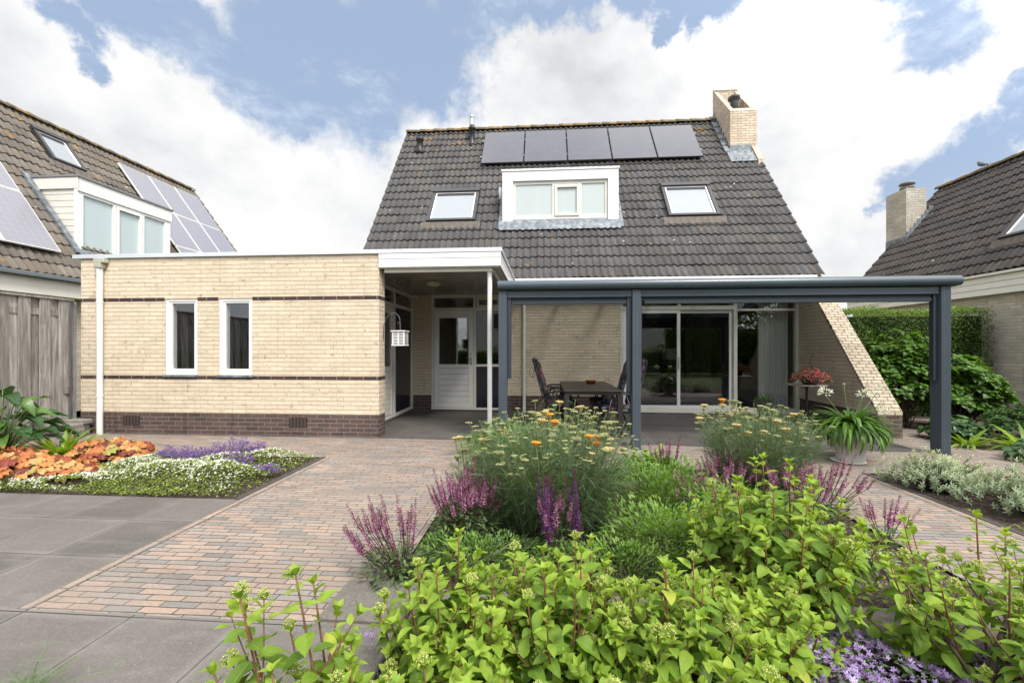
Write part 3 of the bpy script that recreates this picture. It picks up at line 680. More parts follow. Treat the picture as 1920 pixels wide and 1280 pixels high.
for i in range(6): q.bbox(4.76,4.90,vslope(11.9)+i*.325,vslope(11.9)+i*.325+.27,.03,.062,.006)
q.box(4.80,5.46,vslope(11.62),vslope(11.92),.03,.055); obj('lead_soaker', q, M_LEAD, ch)

# annex walls
YA = 6.45; AX0, AX1 = -7.50, -2.54
ax = MB(); wins = [(-6.045,-5.500,.955,2.165),(-5.140,-4.585,.955,2.165)]
wall(ax, AX0, AX1, .355, 2.82, YA, YA+.22, wins)
ax.box(AX1-.22, AX1-.001, YA+.221, YA+.24, .355, 2.82)
ax.box(AX0, AX0+.2, YA+.22, 14., .355, 2.82); ax.box(AX0+.2, -4.1, 13.8, 14., .355, 2.82)
obj('annex_wall', ax, M_CREAM, H)
pb = MB(); pb.box(AX0-.003, AX1+.003, YA-.003, YA+.243, -.03, .355); pb.box(AX0-.003,AX0+.2,YA+.243,14.,-.03,.355)
obj('annex_plinth', pb, M_PLINTH, H)
bd = MB(); bd.box(AX0-.004,AX1+.004,YA-.004,YA+.1,.888,.943); bd.box(AX1-.1,AX1+.004,YA+.1,YA+.243,.888,.943); obj('brick_band', bd, M_BAND, H)
bd = MB(); 
for a, b in ((AX0-.004,-6.052),(-5.493,-5.147),(-4.578,AX1+.004)): bd.box(a,b,YA-.004,YA+.1,2.128,2.183)
bd.box(AX1-.1,AX1+.004,YA+.1,YA+.243,2.128,2.183); obj('brick_band', bd, M_BAND2, H)
cp = MB(); cp.bbox(AX0-.12,-.64,YA-.035,YA+.12,2.822,2.885,.004); cp.bbox(-.70,-.64,YA+.12,9.10,2.822,2.885,.004); cp.box(AX0-.12,AX0-.02,YA+.12,14.,2.822,2.885)
obj('roof_trim', cp, M_CAP, H)
fr_ = MB(); fr_.box(AX0,-.70,YA+.12,9.14,2.79,2.83); fr_.box(AX0,-4.2,9.14,14.,2.79,2.83); obj('flat_roof', fr_, plain('bitumen', (.06,.06,.06), .9), H)
# ventilation grilles in the plinth
for gx in (-6.62,-3.83):
    q = MB()
    for i in range(5): q.bbox(gx-.13+i*.055,gx-.13+i*.055+.038,YA-.010,YA-.003,.155,.29,.002)
    ab = obj('air_brick', q, plain('brown_grille', (.060,.038,.034), .8), H); q = MB(); q.box(gx-.145,gx+.145,YA-.006,YA-.0035,.15,.295); obj('grille_slot', q, M_BLACK, ab)
# annex windows
def window(parent, x0, x1, z0, z1, y, fw=.045, sw=.05):
    f = MB(); yo = y+.015
    f.bbox(x0,x0+fw,yo,yo+.07,z0,z1,.004); f.bbox(x1-fw,x1,yo,yo+.07,z0,z1,.004); f.bbox(x0+fw,x1-fw,yo,yo+.07,z1-fw,z1,.004); f.bbox(x0+fw,x1-fw,yo,yo+.07,z0,z0+fw,.004)
    fo = obj('window', f, M_WHITE, parent)
    a, b, c_, d_ = x0+fw, x1-fw, z0+fw, z1-fw; s_ = MB(); ys = yo+.012; sw2 = sw*.62
    s_.bbox(a,a+sw,ys,ys+.05,c_,d_,.005); s_.bbox(b-sw2,b,ys,ys+.05,c_,d_,.005); s_.bbox(a+sw,b-sw2,ys,ys+.05,d_-sw2,d_,.005); s_.bbox(a+sw,b-sw2,ys-.006,ys+.05,c_,c_+sw,.006)
    obj('sash', s_, M_WHITE, fo)
    g_ = MB(); g_.box(a+sw-.005,b-sw2+.005,ys+.03,ys+.04,c_+sw-.005,d_-sw2+.005); obj('pane', g_, M_GLASS, fo)
    return fo
for w_ in wins:
    fo = window(H, *w_, YA)
    q = MB(); q.bbox(w_[0]-.01,w_[1]+.01,YA-.035,YA+.02,w_[2]-.035,w_[2]-.002,.003); obj('sill', q, M_LEAD, fo)
# room behind the annex windows; its darkness is put into the wall colour
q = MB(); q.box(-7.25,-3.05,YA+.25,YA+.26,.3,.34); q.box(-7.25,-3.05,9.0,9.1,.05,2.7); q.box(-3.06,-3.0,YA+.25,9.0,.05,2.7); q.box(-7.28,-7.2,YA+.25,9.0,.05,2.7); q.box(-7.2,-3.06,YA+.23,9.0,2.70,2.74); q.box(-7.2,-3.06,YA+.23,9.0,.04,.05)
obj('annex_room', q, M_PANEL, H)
q = MB()
for wx in (-5.99,-5.08): 
    q.box(wx+.0,wx+.02,YA+.10,YA+.14,.96,2.15)
obj('window_reveal', q, M_WHITE, H)
# downpipes
q = MB(); q.tube([(-7.115,YA-.05,.0),(-7.115,YA-.05,2.66)], .0425, 18); q.tube([(-7.115,YA-.05,.60),(-7.115,YA-.05,.63)], .048, 18); q.tube([(-7.115,YA-.05,2.10),(-7.115,YA-.05,2.13)], .048, 18); dp = obj('downpipe', q, M_PVC, H, smooth=False); shade_auto(dp)
q = MB(); q.bbox(-7.175,-7.055,YA-.105,YA-.001,2.66,2.74,.006); q.bbox(-7.18,-7.00,YA-.10,YA-.001,2.741,2.81,.006); obj('hopper', q, plain('greenish_grey_hopper', (.42,.43,.35), .6), dp)
q = MB(); q.tube([(-.45,YH-.05,.0),(-.45,YH-.05,2.62)], .038, 14); q.tube([(-.45,YH-.05,.70),(-.45,YH-.05,.73)], .043, 14); dp = obj('downpipe', q, M_PVC, H); shade_auto(dp)

# entrance canopy: fascia boards, soffit, post
q = MB(); q.bbox(AX1+.003,-.66,YA-.028,YA+.0,2.738,2.818,.003); q.bbox(AX1+.003,-.66,YA-.024,YA+.0,2.610,2.735,.003)
q.bbox(-.69,-.662,YA+.001,9.12,2.738,2.818,.003); q.bbox(-.692,-.666,YA+.001,9.12,2.610,2.735,.003); obj('canopy_fascia', q, M_WHITE, H)
q = MB(); q.bbox(AX1+.06,-.80,YA+.06,YA+.10,2.545,2.606,.003); q.bbox(-.82,-.78,YA+.101,9.3,2.545,2.606,.003); q.box(AX1+.003,-.69,YA+.001,YA+.058,2.600,2.608); q.box(-.779,-.692,YA+.06,9.3,2.600,2.608); obj('canopy_trim', q, M_WHITE2, H)
q = MB(); xx = -2.92
while xx < -.82:
    q.bbox(xx, min(xx+.148,-.821), YA+.101, YH-.001, 2.565, 2.585, .004); xx += .15
obj('soffit', q, M_SOFFIT, H)
q = MB(); q.tube([(-.845,YA+.12,.0),(-.845,YA+.12,2.56)], .036, 18); o_ = obj('canopy_post', q, M_WHITE, H); shade_auto(o_)
q = MB(); q.lathe([(.13,0),(.135,-.02),(.135,-.035),(.12,-.05),(.09,-.075),(.0,-.08)], (-1.98,7.55,2.564), 28); o_ = obj('ceiling_lamp', q, M_LIGHT, H, smooth=True)
q = MB(); q.lathe([(.0,.0),(.035,-.01),(.04,-.04),(.02,-.07),(0,-.075)], (-2.80,9.2,2.55), 14); obj('outdoor_camera', q, M_WHITE, H, smooth=True)
# side wall of the entrance (faces +X, at X = -2.92), built in local (along Y, depth, z)
XS = Matrix(((0,-1,0,-2.92),(1,0,0,0),(0,0,1,0),(0,0,0,1)))    # local x -> +Y, local y(depth) -> -X
q = MB(XS); Z0, Z1 = .05, 2.56
for a, b in ((YA+.26,YA+.32),(8.20,8.27),(9.31,9.398)): q.bbox(a,b,0,.08,Z0,Z1,.004)
q.bbox(YA+.32,8.20,0,.08,Z0,Z0+.05,.004); q.bbox(8.27,9.31,0,.08,Z0,Z0+.06,.004)
q.bbox(YA+.32,8.20,.0,.08,2.19,2.26,.004); q.bbox(8.27,9.31,.0,.08,2.19,2.26,.004); q.bbox(YA+.32,8.20,.0,.08,2.49,2.56,.004); q.bbox(8.27,9.31,.0,.08,2.49,2.56,.004)
q.bbox(7.30,7.36,0,.08,Z0+.05,2.49,.004)
sf = obj('side_door_frame', q, M_WHITE2, H)
q = MB(XS); q.bbox(7.37,7.50,.01,.055,.11,2.18,.004); q.bbox(8.07,8.19,.01,.055,.11,2.18,.004); q.bbox(7.50,8.07,.01,.055,2.05,2.18,.004)
for i in range(9): q.bbox(7.50,8.07,.02,.055,.115+i*.104,.115+i*.104+.098,.004)
dr = obj('side_door', q, M_WHITE2, H)
q = MB(XS); q.box(7.50,8.07,.03,.04,1.05,2.05); obj('pane', q, M_GLASS, dr)
q = MB(XS); q.tube([(8.13,-.04,1.08),(8.02,-.04,1.08)], .009, 8); q.tube([(8.13,.01,1.08),(8.13,-.04,1.08)], .010, 8); q.bbox(8.115,8.145,-.002,.01,.85,1.15,.002); obj('handle', q, M_STEEL, dr, smooth=True)
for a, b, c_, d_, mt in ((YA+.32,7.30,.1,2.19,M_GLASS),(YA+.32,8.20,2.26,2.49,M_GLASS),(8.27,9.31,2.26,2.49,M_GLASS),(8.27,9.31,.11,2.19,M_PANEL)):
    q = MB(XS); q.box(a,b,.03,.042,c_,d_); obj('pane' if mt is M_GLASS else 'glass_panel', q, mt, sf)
q = MB(); q.box(-3.6,-2.96,YA+.3,9.3,-.02,.048); q.box(-2.96,-2.925,YA+.25,9.39,-.02,.048); obj('door_sill', q, M_PLINTH, H)
# back entrance door and side window (Y = YH)
def fr4(q, x0, x1, z0, z1, y0, y1, w):
    q.bbox(x0,x0+w,y0,y1,z0,z1,.004); q.bbox(x1-w,x1,y0,y1,z0,z1,.004); q.bbox(x0+w,x1-w,y0,y1,z0,z0+w,.004); q.bbox(x0+w,x1-w,y0,y1,z1-w,z1,.004)
q = MB(); y0 = YH+.02; y1 = YH+.10
q.bbox(-2.518,-2.455,y0,y1,.03,2.565,.004); q.bbox(-1.575,-1.515,y0,y1,.03,2.565,.004); q.bbox(-.99,-.932,y0,y1,.03,2.565,.004)
q.bbox(-2.455,-1.575,y0,y1,.03,.085,.004); q.bbox(-2.455,-1.575,y0,y1,2.215,2.285,.004); q.bbox(-2.455,-1.575,y0,y1,2.50,2.565,.004)
q.bbox(-1.515,-.99,y0,y1,.03,.08,.004); q.bbox(-1.515,-.99,y0,y1,.985,1.035,.004); q.bbox(-1.515,-.99,y0,y1,2.215,2.285,.004); q.bbox(-1.515,-.99,y0,y1,2.50,2.565,.004)
fr4(q, -1.50,-1.00,2.29,2.50,y0-.01,y0+.05,.045)
df = obj('door_frame', q, M_WHITE2, H)
q = MB(); q.bbox(-2.452,-2.345,y0+.012,y0+.06,.088,2.213,.004); q.bbox(-1.685,-1.578,y0+.012,y0+.06,.088,2.213,.004); q.bbox(-2.345,-1.685,y0+.012,y0+.06,2.06,2.213,.004); q.bbox(-2.345,-1.685,y0+.012,y0+.06,.088,.20,.004); q.bbox(-2.345,-1.685,y0+.012,y0+.06,.95,1.035,.004)
for i in range(6): q.bbox(-2.345,-1.685,y0+.024,y0+.06,.203+i*.124,.203+i*.124+.119,.005)
dr = obj('back_door', q, M_WHITE, H)
q = MB(); q.box(-2.345,-1.685,y0+.035,y0+.045,1.036,2.059); obj('pane', q, M_GLASS, dr)
q = MB(); q.tube([(-1.63,y0-.05,1.18),(-1.75,y0-.05,1.18)], .009, 8); q.tube([(-1.63,y0+.01,1.18),(-1.63,y0-.05,1.18)], .010, 8); q.bbox(-1.648,-1.612,y0+.002,y0+.011,1.02,1.28,.002); obj('handle', q, M_STEEL, dr, smooth=True)
q = MB()
for zz_ in (.35,1.15,2.0): q.tube([(-2.458,y0+.0,zz_),(-2.458,y0+.0,zz_+.10)], .009, 8)
obj('hinge', q, M_STEEL, dr)
for a, b, c_, d_, mt in ((-2.455,-1.575,2.285,2.50,M_GLASS),(-1.455,-1.045,2.335,2.455,M_GLASS),(-1.515,-.99,1.035,2.215,M_GLASS),(-1.515,-.99,.08,.985,M_PANEL)):
    q = MB(); q.box(a,b,y0+.03,y0+.04,c_,d_); obj('pane' if mt is M_GLASS else 'infill_panel', q, mt, df)
# sliding doors
q = MB(); y0 = YH+.01; y1 = YH+.12
q.bbox(1.612,1.665,y0,y1,.05,2.61,.004); q.bbox(5.205,5.262,y0,y1,.05,2.61,.004); q.bbox(3.955,4.03,y0,y1,.05,2.61,.004)
q.bbox(1.665,3.955,y0,y1,.05,.10,.004); q.bbox(4.03,5.205,y0,y1,.05,.13,.004); q.bbox(1.665,3.955,y0,y1,2.20,2.285,.004); q.bbox(4.03,5.205,y0,y1,2.17,2.215,.004); q.bbox(1.665,3.955,y0,y1,2.56,2.61,.004); q.bbox(4.03,5.205,y0,y1,2.56,2.61,.004)
q.bbox(2.815,2.875,y0,y1,2.285,2.56,.004)
q.bbox(1.60,5.27,YH-.05,YH+.008,.022,.05,.004)
pf = obj('patio_door_frame', q, M_WHITE2, H)
for a, b, yy in ((1.668,2.865,YH+.022),(2.800,3.952,YH+.062)):
    q = MB(); fr4(q, a, b, .104, 2.198, yy, yy+.036, .068); so_ = obj('sliding_door', q, M_WHITE, H)
    g_ = MB(); g_.box(a+.066,b-.066,yy+.014,yy+.022,.170,2.132); obj('pane', g_, M_GLASS, so_)
q = MB(); q.tube([(2.83,YH+.01,.95),(2.83,YH+.01,1.2)], .010, 8); obj('handle', q, M_STEEL, so_)
for a, b, c_, d_ in ((1.665,2.815,2.285,2.56),(2.875,3.955,2.285,2.56),(4.03,5.205,2.215,2.56),(4.03,5.205,.13,2.17)):
    q = MB(); q.box(a,b,y0+.045,y0+.055,c_,d_); obj('pane', q, M_GLASS, pf)
q = MB(); q.box(1.61,5.27,YH+.0,YH+.2,-.03,.021); obj('threshold', q, M_PLINTH, H)
# living room
q = MB(); X0, X1, Y1 = -2.6, 5.3, 14.2
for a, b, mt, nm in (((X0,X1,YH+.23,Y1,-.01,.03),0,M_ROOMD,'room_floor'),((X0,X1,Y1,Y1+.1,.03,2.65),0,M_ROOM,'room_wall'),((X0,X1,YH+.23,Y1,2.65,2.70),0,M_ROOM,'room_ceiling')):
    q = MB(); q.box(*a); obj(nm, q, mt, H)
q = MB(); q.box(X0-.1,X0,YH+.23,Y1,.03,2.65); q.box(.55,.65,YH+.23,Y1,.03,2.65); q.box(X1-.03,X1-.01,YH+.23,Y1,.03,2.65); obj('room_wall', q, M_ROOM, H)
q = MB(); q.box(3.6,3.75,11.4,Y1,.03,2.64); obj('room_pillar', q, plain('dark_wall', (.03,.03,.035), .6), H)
cu = MB(); vs = []; nx = 150; 
for i in range(nx+1):
    u = 4.55+.62*i/nx; yy = 9.64+.032*math.sin(u*2*PI/.062)+.012*math.sin(u*41)
    vs += [(u,yy,.05),(u,yy*.998+.02,2.55)]
cu.add(vs, [(2*i,2*i+2,2*i+3,2*i+1) for i in range(nx)])
obj('curtain', cu, M_CURT, None, smooth=True, label='long grey pleated curtain hanging behind the right-hand patio window', cat='curtain')
t = thing('arc_lamp', 'arched floor lamp with a dark bell shade behind the left sliding door', 'lamp', (3.1,11.3,.03))
q = MB(); q.tube([(3.1,11.3,.03),(3.1,11.3,.9),(3.02,11.3,1.5),(2.80,11.2,1.95),(2.5,11.1,2.12),(2.25,11.05,2.10),(2.2,11.04,2.02)], .012, 8); q.lathe([(.18,0),(.18,.03),(0,.04)], (3.1,11.3,.03), 20); obj('arm', q, M_LAMPB, t, smooth=True)
q = MB(); q.lathe([(.05,.26),(.10,.24),(.16,.08),(.20,0),(.19,0),(.15,.08),(.09,.22),(.04,.24)], (2.2,11.04,1.78), 24); obj('lamp_shade', q, M_LAMPB, t, smooth=True)
t = thing('dining_table', 'pale dining table inside, seen through the left sliding door', 'table', (2.1,11.6,.03))
q = MB(); q.bbox(1.3,2.9,11.2,12.1,.72,.76,.006); obj('tabletop', q, M_TABLETOP, t)
for x_, y_ in ((1.38,11.28),(2.82,11.28),(1.38,12.02),(2.82,12.02)):
    q = MB(); q.bbox(x_-.03,x_+.03,y_-.03,y_+.03,.03,.719,.004); obj('leg', q, M_LAMPB, t)
for nm, lab, x_, rz in (('dining_chair','dark dining chair at the left end of the indoor table',1.75,0),('dining_chair','dark dining chair at the right end of the indoor table',2.55,0)):
    t = thing(nm, lab, 'chair', (x_,10.95,.03), 'dining chairs indoors')
    q = MB(); q.bbox(x_-.22,x_+.22,10.75,11.18,.44,.50,.01); obj('seat', q, M_BLACK, t)
    q = MB(); q.bbox(x_-.22,x_+.22,10.68,10.745,.50,.98,.01); obj('backrest', q, M_BLACK, t)
    for sx in (-.2,.2):
        for sy in (10.77,11.15): q = MB(); q.bbox(x_+sx-.015,x_+sx+.015,sy-.015,sy+.015,.03,.439,.003); obj('leg', q, M_BLACK, t)
t = thing('floor_lamp', 'lamp with a cream shade standing inside behind the middle patio door', 'lamp', (3.35,11.9,.03))
q = MB(); q.tube([(3.35,11.9,.03),(3.35,11.9,1.15)], .014, 8); q.lathe([(.15,0),(.15,.02),(0,.03)], (3.35,11.9,.03), 18); obj('stand', q, M_LAMPB, t)
q = MB(); q.lathe([(.15,.30),(.22,0),(.21,0),(.14,.29)], (3.35,11.9,1.1), 24); obj('lamp_shade', q, M_SHADE, t, smooth=True)

# ------------------------------------------------------------ patio pergola
P = thing('patio_canopy', 'blue-grey aluminium patio canopy with rounded gutter on three posts', 'canopy', (2.3,6.1,0))
YP = 6.05
q = MB(); prof = []
for k in range(13):
    a = R(90-180*k/12*1.02); prof.append((YP-.075-.055*math.cos(a), 2.245+.062*math.sin(a)*1.0))
pr = [(YP+.11,2.307),(YP-.075,2.310)]+prof[1:]+[(YP-.02,2.176),(YP+.11,2.176)]
q.prism(pr, -.655, 5.315, 'x'); o_ = obj('gutter_beam', q, M_BLUE, P); shade_auto(o_, 30)
q = MB(); q.bbox(-.530,1.184,YP-.035,YP+.08,2.078,2.172,.004); q.bbox(1.302,5.105,YP-.035,YP+.08,2.078,2.172,.004); obj('front_beam', q, M_BLUE, P)
q = MB(); q.bbox(-.47,1.12,YP+.0,YP+.06,1.985,2.035,.004); q.bbox(1.36,5.04,YP+.0,YP+.06,1.985,2.035,.004); q.box(-.50,1.15,YP+.02,YP+.05,2.035,2.077); q.box(1.33,5.07,YP+.02,YP+.05,2.035,2.077); obj('screen_bar', q, M_BLUED, P)
for a, b in ((-.648,-.532),(1.186,1.300),(5.107,5.225)):
    q = MB(); q.bbox(a,b,YP-.06,YP+.11,0.,2.174,.004)
    for k in range(6): xx = a+.010+k*(b-a-.020)/5; q.bbox(xx-.0055,xx+.0055,YP-.0635,YP-.0595,.012,2.17,.0015)
    po = obj('post', q, M_BLUEP, P)
    q = MB(); q.bbox(a-.012,b+.012,YP-.075,YP+.122,.003,.011,.002); obj('foot_plate', q, M_BLUED, po)
for a, b, z0_ in ((-.530,-.475,.82),(1.125,1.184,.0),(1.302,1.325,.9),(5.055,5.105,.90)):
    q = MB(); q.bbox(a,b,YP-.01,YP+.06,max(z0_,.95) if z0_ else .78,2.077,.003); obj('guide_rail', q, M_BLUED, P)
def zr(y): return 2.30+(y-YP)*(2.62-2.30)/(9.36-YP)
n_ = 7
for i in range(n_):
    xr = -.62+i*(5.22+.62-.05)/(n_-1)
    q = MB(); q.prism([(YP+.112,zr(YP+.1)-.13),(9.36,zr(9.36)-.13),(9.36,zr(9.36)-.02),(YP+.112,zr(YP+.1)-.02)], xr, xr+.055, 'x'); obj('rafter', q, M_BLUE, P)
q = MB(); q.add([(-.62,YP+.11,zr(YP+.11)),(5.22,YP+.11,zr(YP+.11)),(5.22,9.36,zr(9.36)),(-.62,9.36,zr(9.36))], [(0,1,2,3)]); obj('roof_glass', q, M_ROOFGL, P)
q = MB(); q.bbox(-.62,5.24,9.30,9.345,2.44,2.70,.004); obj('wall_beam', q, M_BLUE, P)
q = MB(); q.tube([(1.09,YP-.037,2.098),(1.12,YP-.037,2.098)], .004, 6); q.tube([(5.03,YP-.037,2.098),(5.06,YP-.037,2.098)], .004, 6); obj('drain_clip', q, M_STEEL, P)
for xx in (1.245,):
    q = MB(); q.prism([(y_-(.002 if y_ < YP else 0), z_+(.0015 if z_ > 2.24 else -.0015)) for y_, z_ in pr], xx-.0015, xx+.0015, 'x'); obj('gutter_joint', q, M_BLUED, P)
for xx in (-.65,5.31): q = MB(); q.prism([(y_*1.0, z_) for y_, z_ in pr], xx-.004 if xx < 0 else xx+.0055, xx-.0055 if xx < 0 else xx+.008, 'x'); obj('gutter_end_cap', q, M_BLUED, P)

# ------------------------------------------------------------ bird house on its bracket
t = thing('hanging_lantern', 'white slatted wooden lantern hanging on a curved bracket by the annex corner', 'lantern', (-2.28,6.62,1.42))
q = MB(); cx_, cy_ = -2.265, 6.62
q.bbox(cx_-.105,cx_+.105,cy_-.105,cy_+.105,1.415,1.435,.003); q.bbox(cx_-.115,cx_+.115,cy_-.115,cy_+.115,1.635,1.652,.003)
for sx in (-.088,0,.088):
    for sy in (-.088,.088): q.box(cx_+sx-.009,cx_+sx+.009,cy_+sy-.007,cy_+sy+.007,1.435,1.635)
obj('frame', q, M_WHITE, t)
q = MB()
for i in range(8):
    z_ = 1.450+i*.0225
    for sy in (-.099,.096): q.box(cx_-.095,cx_+.095,cy_+sy,cy_+sy+.005,z_,z_+.0105)
    for sx in (-.099,.096): q.box(cx_+sx,cx_+sx+.005,cy_-.09,cy_+.09,z_,z_+.0105)
obj('slats', q, M_WHITE, t)
q = MB(); q.box(cx_-.07,cx_+.07,cy_-.07,cy_+.07,1.436,1.634); obj('slat_gap_shade', q, M_BLACK, t)  # black core added to paint the shade between the slats
q = MB(); q.tube([(cx_,cy_,1.65),(cx_,cy_,1.78)], .004, 6); obj('hanger', q, M_STEEL, t)
t = thing('wall_bracket', 'curved metal bracket screwed to the annex corner, carrying the white lantern', 'bracket', (-2.53,6.62,1.8))
q = MB(); pts = [(-2.53,6.62,1.52),(-2.53,6.62,1.72),(-2.50,6.62,1.83),(-2.43,6.62,1.92),(-2.34,6.62,1.93),(-2.28,6.62,1.87),(-2.265,6.62,1.80),(-2.285,6.62,1.765),(-2.31,6.62,1.785)]
q.tube(pts, .0055, 8); q.tube([(-2.53,6.62,1.60),(-2.55,6.62,1.60)], .008, 6); obj('arm', q, plain('grey_iron', (.12,.115,.105), .5), t, smooth=True)

# ------------------------------------------------------------ garden furniture
t = thing('garden_table', 'dark rectangular metal garden table under the patio canopy', 'table', (.74,7.7,0))
q = MB(); q.bbox(.29,1.20,6.72,8.78,.700,.722,.006); q.bbox(.31,1.18,6.74,8.76,.655,.699,.004); obj('tabletop', q, M_TABLE, t)
for x_, y_ in ((.335,6.78),(1.155,6.78),(.335,8.72),(1.155,8.72)):
    q = MB(); q.bbox(x_-.042,x_+.042,y_-.042,y_+.042,0.006,.654,.005); obj('leg', q, M_TABLE, t)
q = MB(); q.lathe([(.06,0),(.075,.0),(.095,.05),(.10,.052),(.10,.062),(.088,.062),(.07,.012),(0,.012)], (.86,8.25,.7225), 28)
obj('terracotta_bowl', q, M_TERRA, None, smooth=True, label='small round terracotta bowl on the dark garden table', cat='bowl')
def chair(x, y, rz, label):
    t = thing('garden_chair', label, 'chair', (x,y,0), 'high-backed garden chairs around the patio table')
    X = Matrix.Translation((x,y,.006)) @ Matrix.Rotation(rz, 4, 'Z')     # chair faces +X
    for sy in (-.27,.27):
        q = MB(X); q.tube([(-.30,sy,0),(-.20,sy,.30),(-.10,sy,.64)], .013, 8); obj('leg', q, M_BLACK, t, smooth=True)
        q = MB(X); q.tube([(.27,sy,0),(.20,sy,.30),(.12,sy,.62)], .013, 8); obj('leg', q, M_BLACK, t, smooth=True)
        q = MB(X); q.tube([(-.30,sy,.61),(-.10,sy,.665),(.10,sy,.665),(.24,sy,.62),(.27,sy,.55)], [.012,.016,.017,.014,.012], 8); obj('armrest', q, M_BLACK, t, smooth=True)
    q = MB(X)
    for sy in (-.24,.24): q.tube([(.24,sy,.40),(-.18,sy,.38),(-.24,sy,.42),(-.44,sy,1.16)], .013, 8)
    q.tube([(-.44,-.24,1.16),(-.45,0,1.19),(-.44,.24,1.16)], .013, 8); q.tube([(.24,-.24,.40),(.24,.24,.40)], .013, 8); q.tube([(-.2,-.24,.385),(-.2,.24,.385)], .013, 8)
    obj('frame', q, M_BLACK, t, smooth=True)
    def pad(p0, p1, wid, th, nu=10, nv=6):
        q = MB(X); p0 = Vector(p0); p1 = Vector(p1); d = (p1-p0); up = Vector((0,1,0)).cross(d).normalized()
        if up.x < 0 and abs(up.x) > abs(up.z): up = -up
        if up.z < 0 and abs(up.z) > abs(up.x): up = -up
        top = []; bot = []
        for i in range(nu+1):
            for j in range(nv+1):
                a = i/nu; b = j/nv*2-1; e_ = (1-abs(2*a-1)**6)*(1-abs(b)**6)
                tuft = 1-.22*(math.cos(a*PI*2*3)*.5+.5)
                c0 = p0+d*a+Vector((0,b*wid/2,0)); top.append(c0+up*(th*(.35+.65*e_)*tuft)); bot.append(c0)
        n1 = (nu+1)*(nv+1); fs = []
        for i in range(nu):
            for j in range(nv):
                a = i*(nv+1)+j; fs += [(a,a+1,a+nv+2,a+nv+1), (n1+a,n1+a+nv+1,n1+a+nv+2,n1+a+1)]
        for i in range(nu):
            for j in (0,nv): a = i*(nv+1)+j; fs.append((a,a+nv+1,n1+a+nv+1,n1+a))
        for j in range(nv):
            for i in (0,nu): a = i*(nv+1)+j; fs.append((a,a+1,n1+a+1,n1+a))
        q.add(top+bot, fs); q.fixn = True; return q
    obj('seat_cushion', pad((-.22,0,.405),(.27,0,.42),.47,.075), M_CUSH, t, smooth=True)
    obj('back_cushion', pad((-.235,0,.47),(-.445,0,1.19),.46,.065), M_CUSH, t, smooth=True)
    q = MB(X); pts = [(-.42,-.25,.98)]+[(-.45-.05*math.sin(k), -.25-.03*math.sin(k*2), .98+.10*math.cos(k)-.05) for k in np.linspace(0,5.5,9)]; q.tube(pts, .004, 5); obj('tie_ribbon', q, M_BLACK, t)
    return t
chair(.28, 7.45, R(3), 'high-backed chair with floral cushions at the left side of the garden table')
chair(.22, 8.25, R(-2), 'high-backed chair tucked in behind the left chair of the garden table')
chair(1.08, 7.95, R(176), 'floral chair at the far right side of the garden table, left of the middle post')
chair(1.13, 7.08, R(186), 'floral chair at the near right corner of the table, half behind the middle post')

t = thing('bistro_table', 'small round side table on one dark leg by the sloping brick wall', 'table', (4.66,8.1,0))
q = MB(); q.lathe([(.0,.715),(.30,.715),(.315,.722),(.315,.733),(.30,.738),(0,.738)], (4.66,8.1,0), 40); obj('tabletop', q, plain('grey_metal_tabletop', (.36,.31,.27), .45, .15), t, smooth=False)
q = MB(); q.lathe([(.0,.02),(.19,.02),(.19,.04),(.05,.07),(.022,.12),(.02,.35),(.03,.38),(.02,.41),(.018,.65),(.05,.713)], (4.66,8.1,0), 16); q.fixn = True; obj('pedestal', q, M_BLACK, t, smooth=True)
q = MB(); q.lathe([(.09,0),(.12,.03),(.145,.12),(.15,.13),(.14,.13),(.13,.11),(0,.11)], (4.66,8.0,.7385), 24)
FP = thing('flower_basket', 'hanging basket of crimson flowers standing on the round side table', 'plant', (4.66,8.0,.7385)); obj('pot', q, M_BLACK, FP, smooth=True)
q = MB()
for a in (0,2.1,4.2): q.tube([(4.66+.13*math.cos(a),8.0+.13*math.sin(a),.87),(4.66,8.0,1.16)], .0025, 5)
q.tube([(4.66,8.0,1.16),(4.66,8.0,1.22),(4.70,8.0,1.245),(4.715,8.0,1.28),(4.69,8.0,1.31),(4.655,8.0,1.30),(4.65,8.0,1.28)], .006, 6); obj('hanger', q, M_BLACK, FP)

# ------------------------------------------------------------ fence along the left boundary
t = thing('wooden_fence', 'grey weathered board fence with overlapping planks along the left boundary', 'fence', (-7.62,3.5,0))
XF = Matrix(((0,-1,0,-7.60),(1,0,0,0),(0,0,1,0),(0,0,0,1)))   # local x -> +Y, depth -> -X
y = -4.0; k_ = 0; bf = []; 
q = MB(XF); q2 = MB(XF)
while y < 6.35:
    q.t = random.random(); q2.t = random.random()
    q.bbox(y, y+.145, 0., .020, .17+random.uniform(-.01,.01), 2.13, .003)
    q2.bbox(y+.13, y+.13+.15, .034, .052, .17, 2.13, .003); y += .262
obj('front_boards', q, M_WOOD, t); obj('rear_boards', q2, M_WOOD, t)
for z_ in (.32, 1.93):
    q = MB(XF); q.t = .4; q.tint = []; q.bbox(-4., 6.30, .021, .0335, z_-.05, z_+.05, .003); q.tint[0] = .6; obj('rail', q, M_WOOD, t)
q = MB(XF); q.bbox(-4., 6.42, -.02, .08, 2.135, 2.165, .004); q.tint[0] = .9; obj('cap_rail', q, M_WOOD, t)
q = MB(XF); q.bbox(6.345,6.385,-.01,.05,.02,2.13,.004); obj('steel_post', q, plain('galvanised_post', (.16,.17,.185), .45, .2, 6., metal=.4), t)
q = MB(XF); q.bbox(-4.,6.34,.0,.06,-.02,.15,.004); obj('gravel_board', q, M_CURB, t)
q = MB(XF); q.bbox(6.27,6.335,-.035,-.001,.66,.78,.004); obj('latch_block', q, M_WOOD, t)
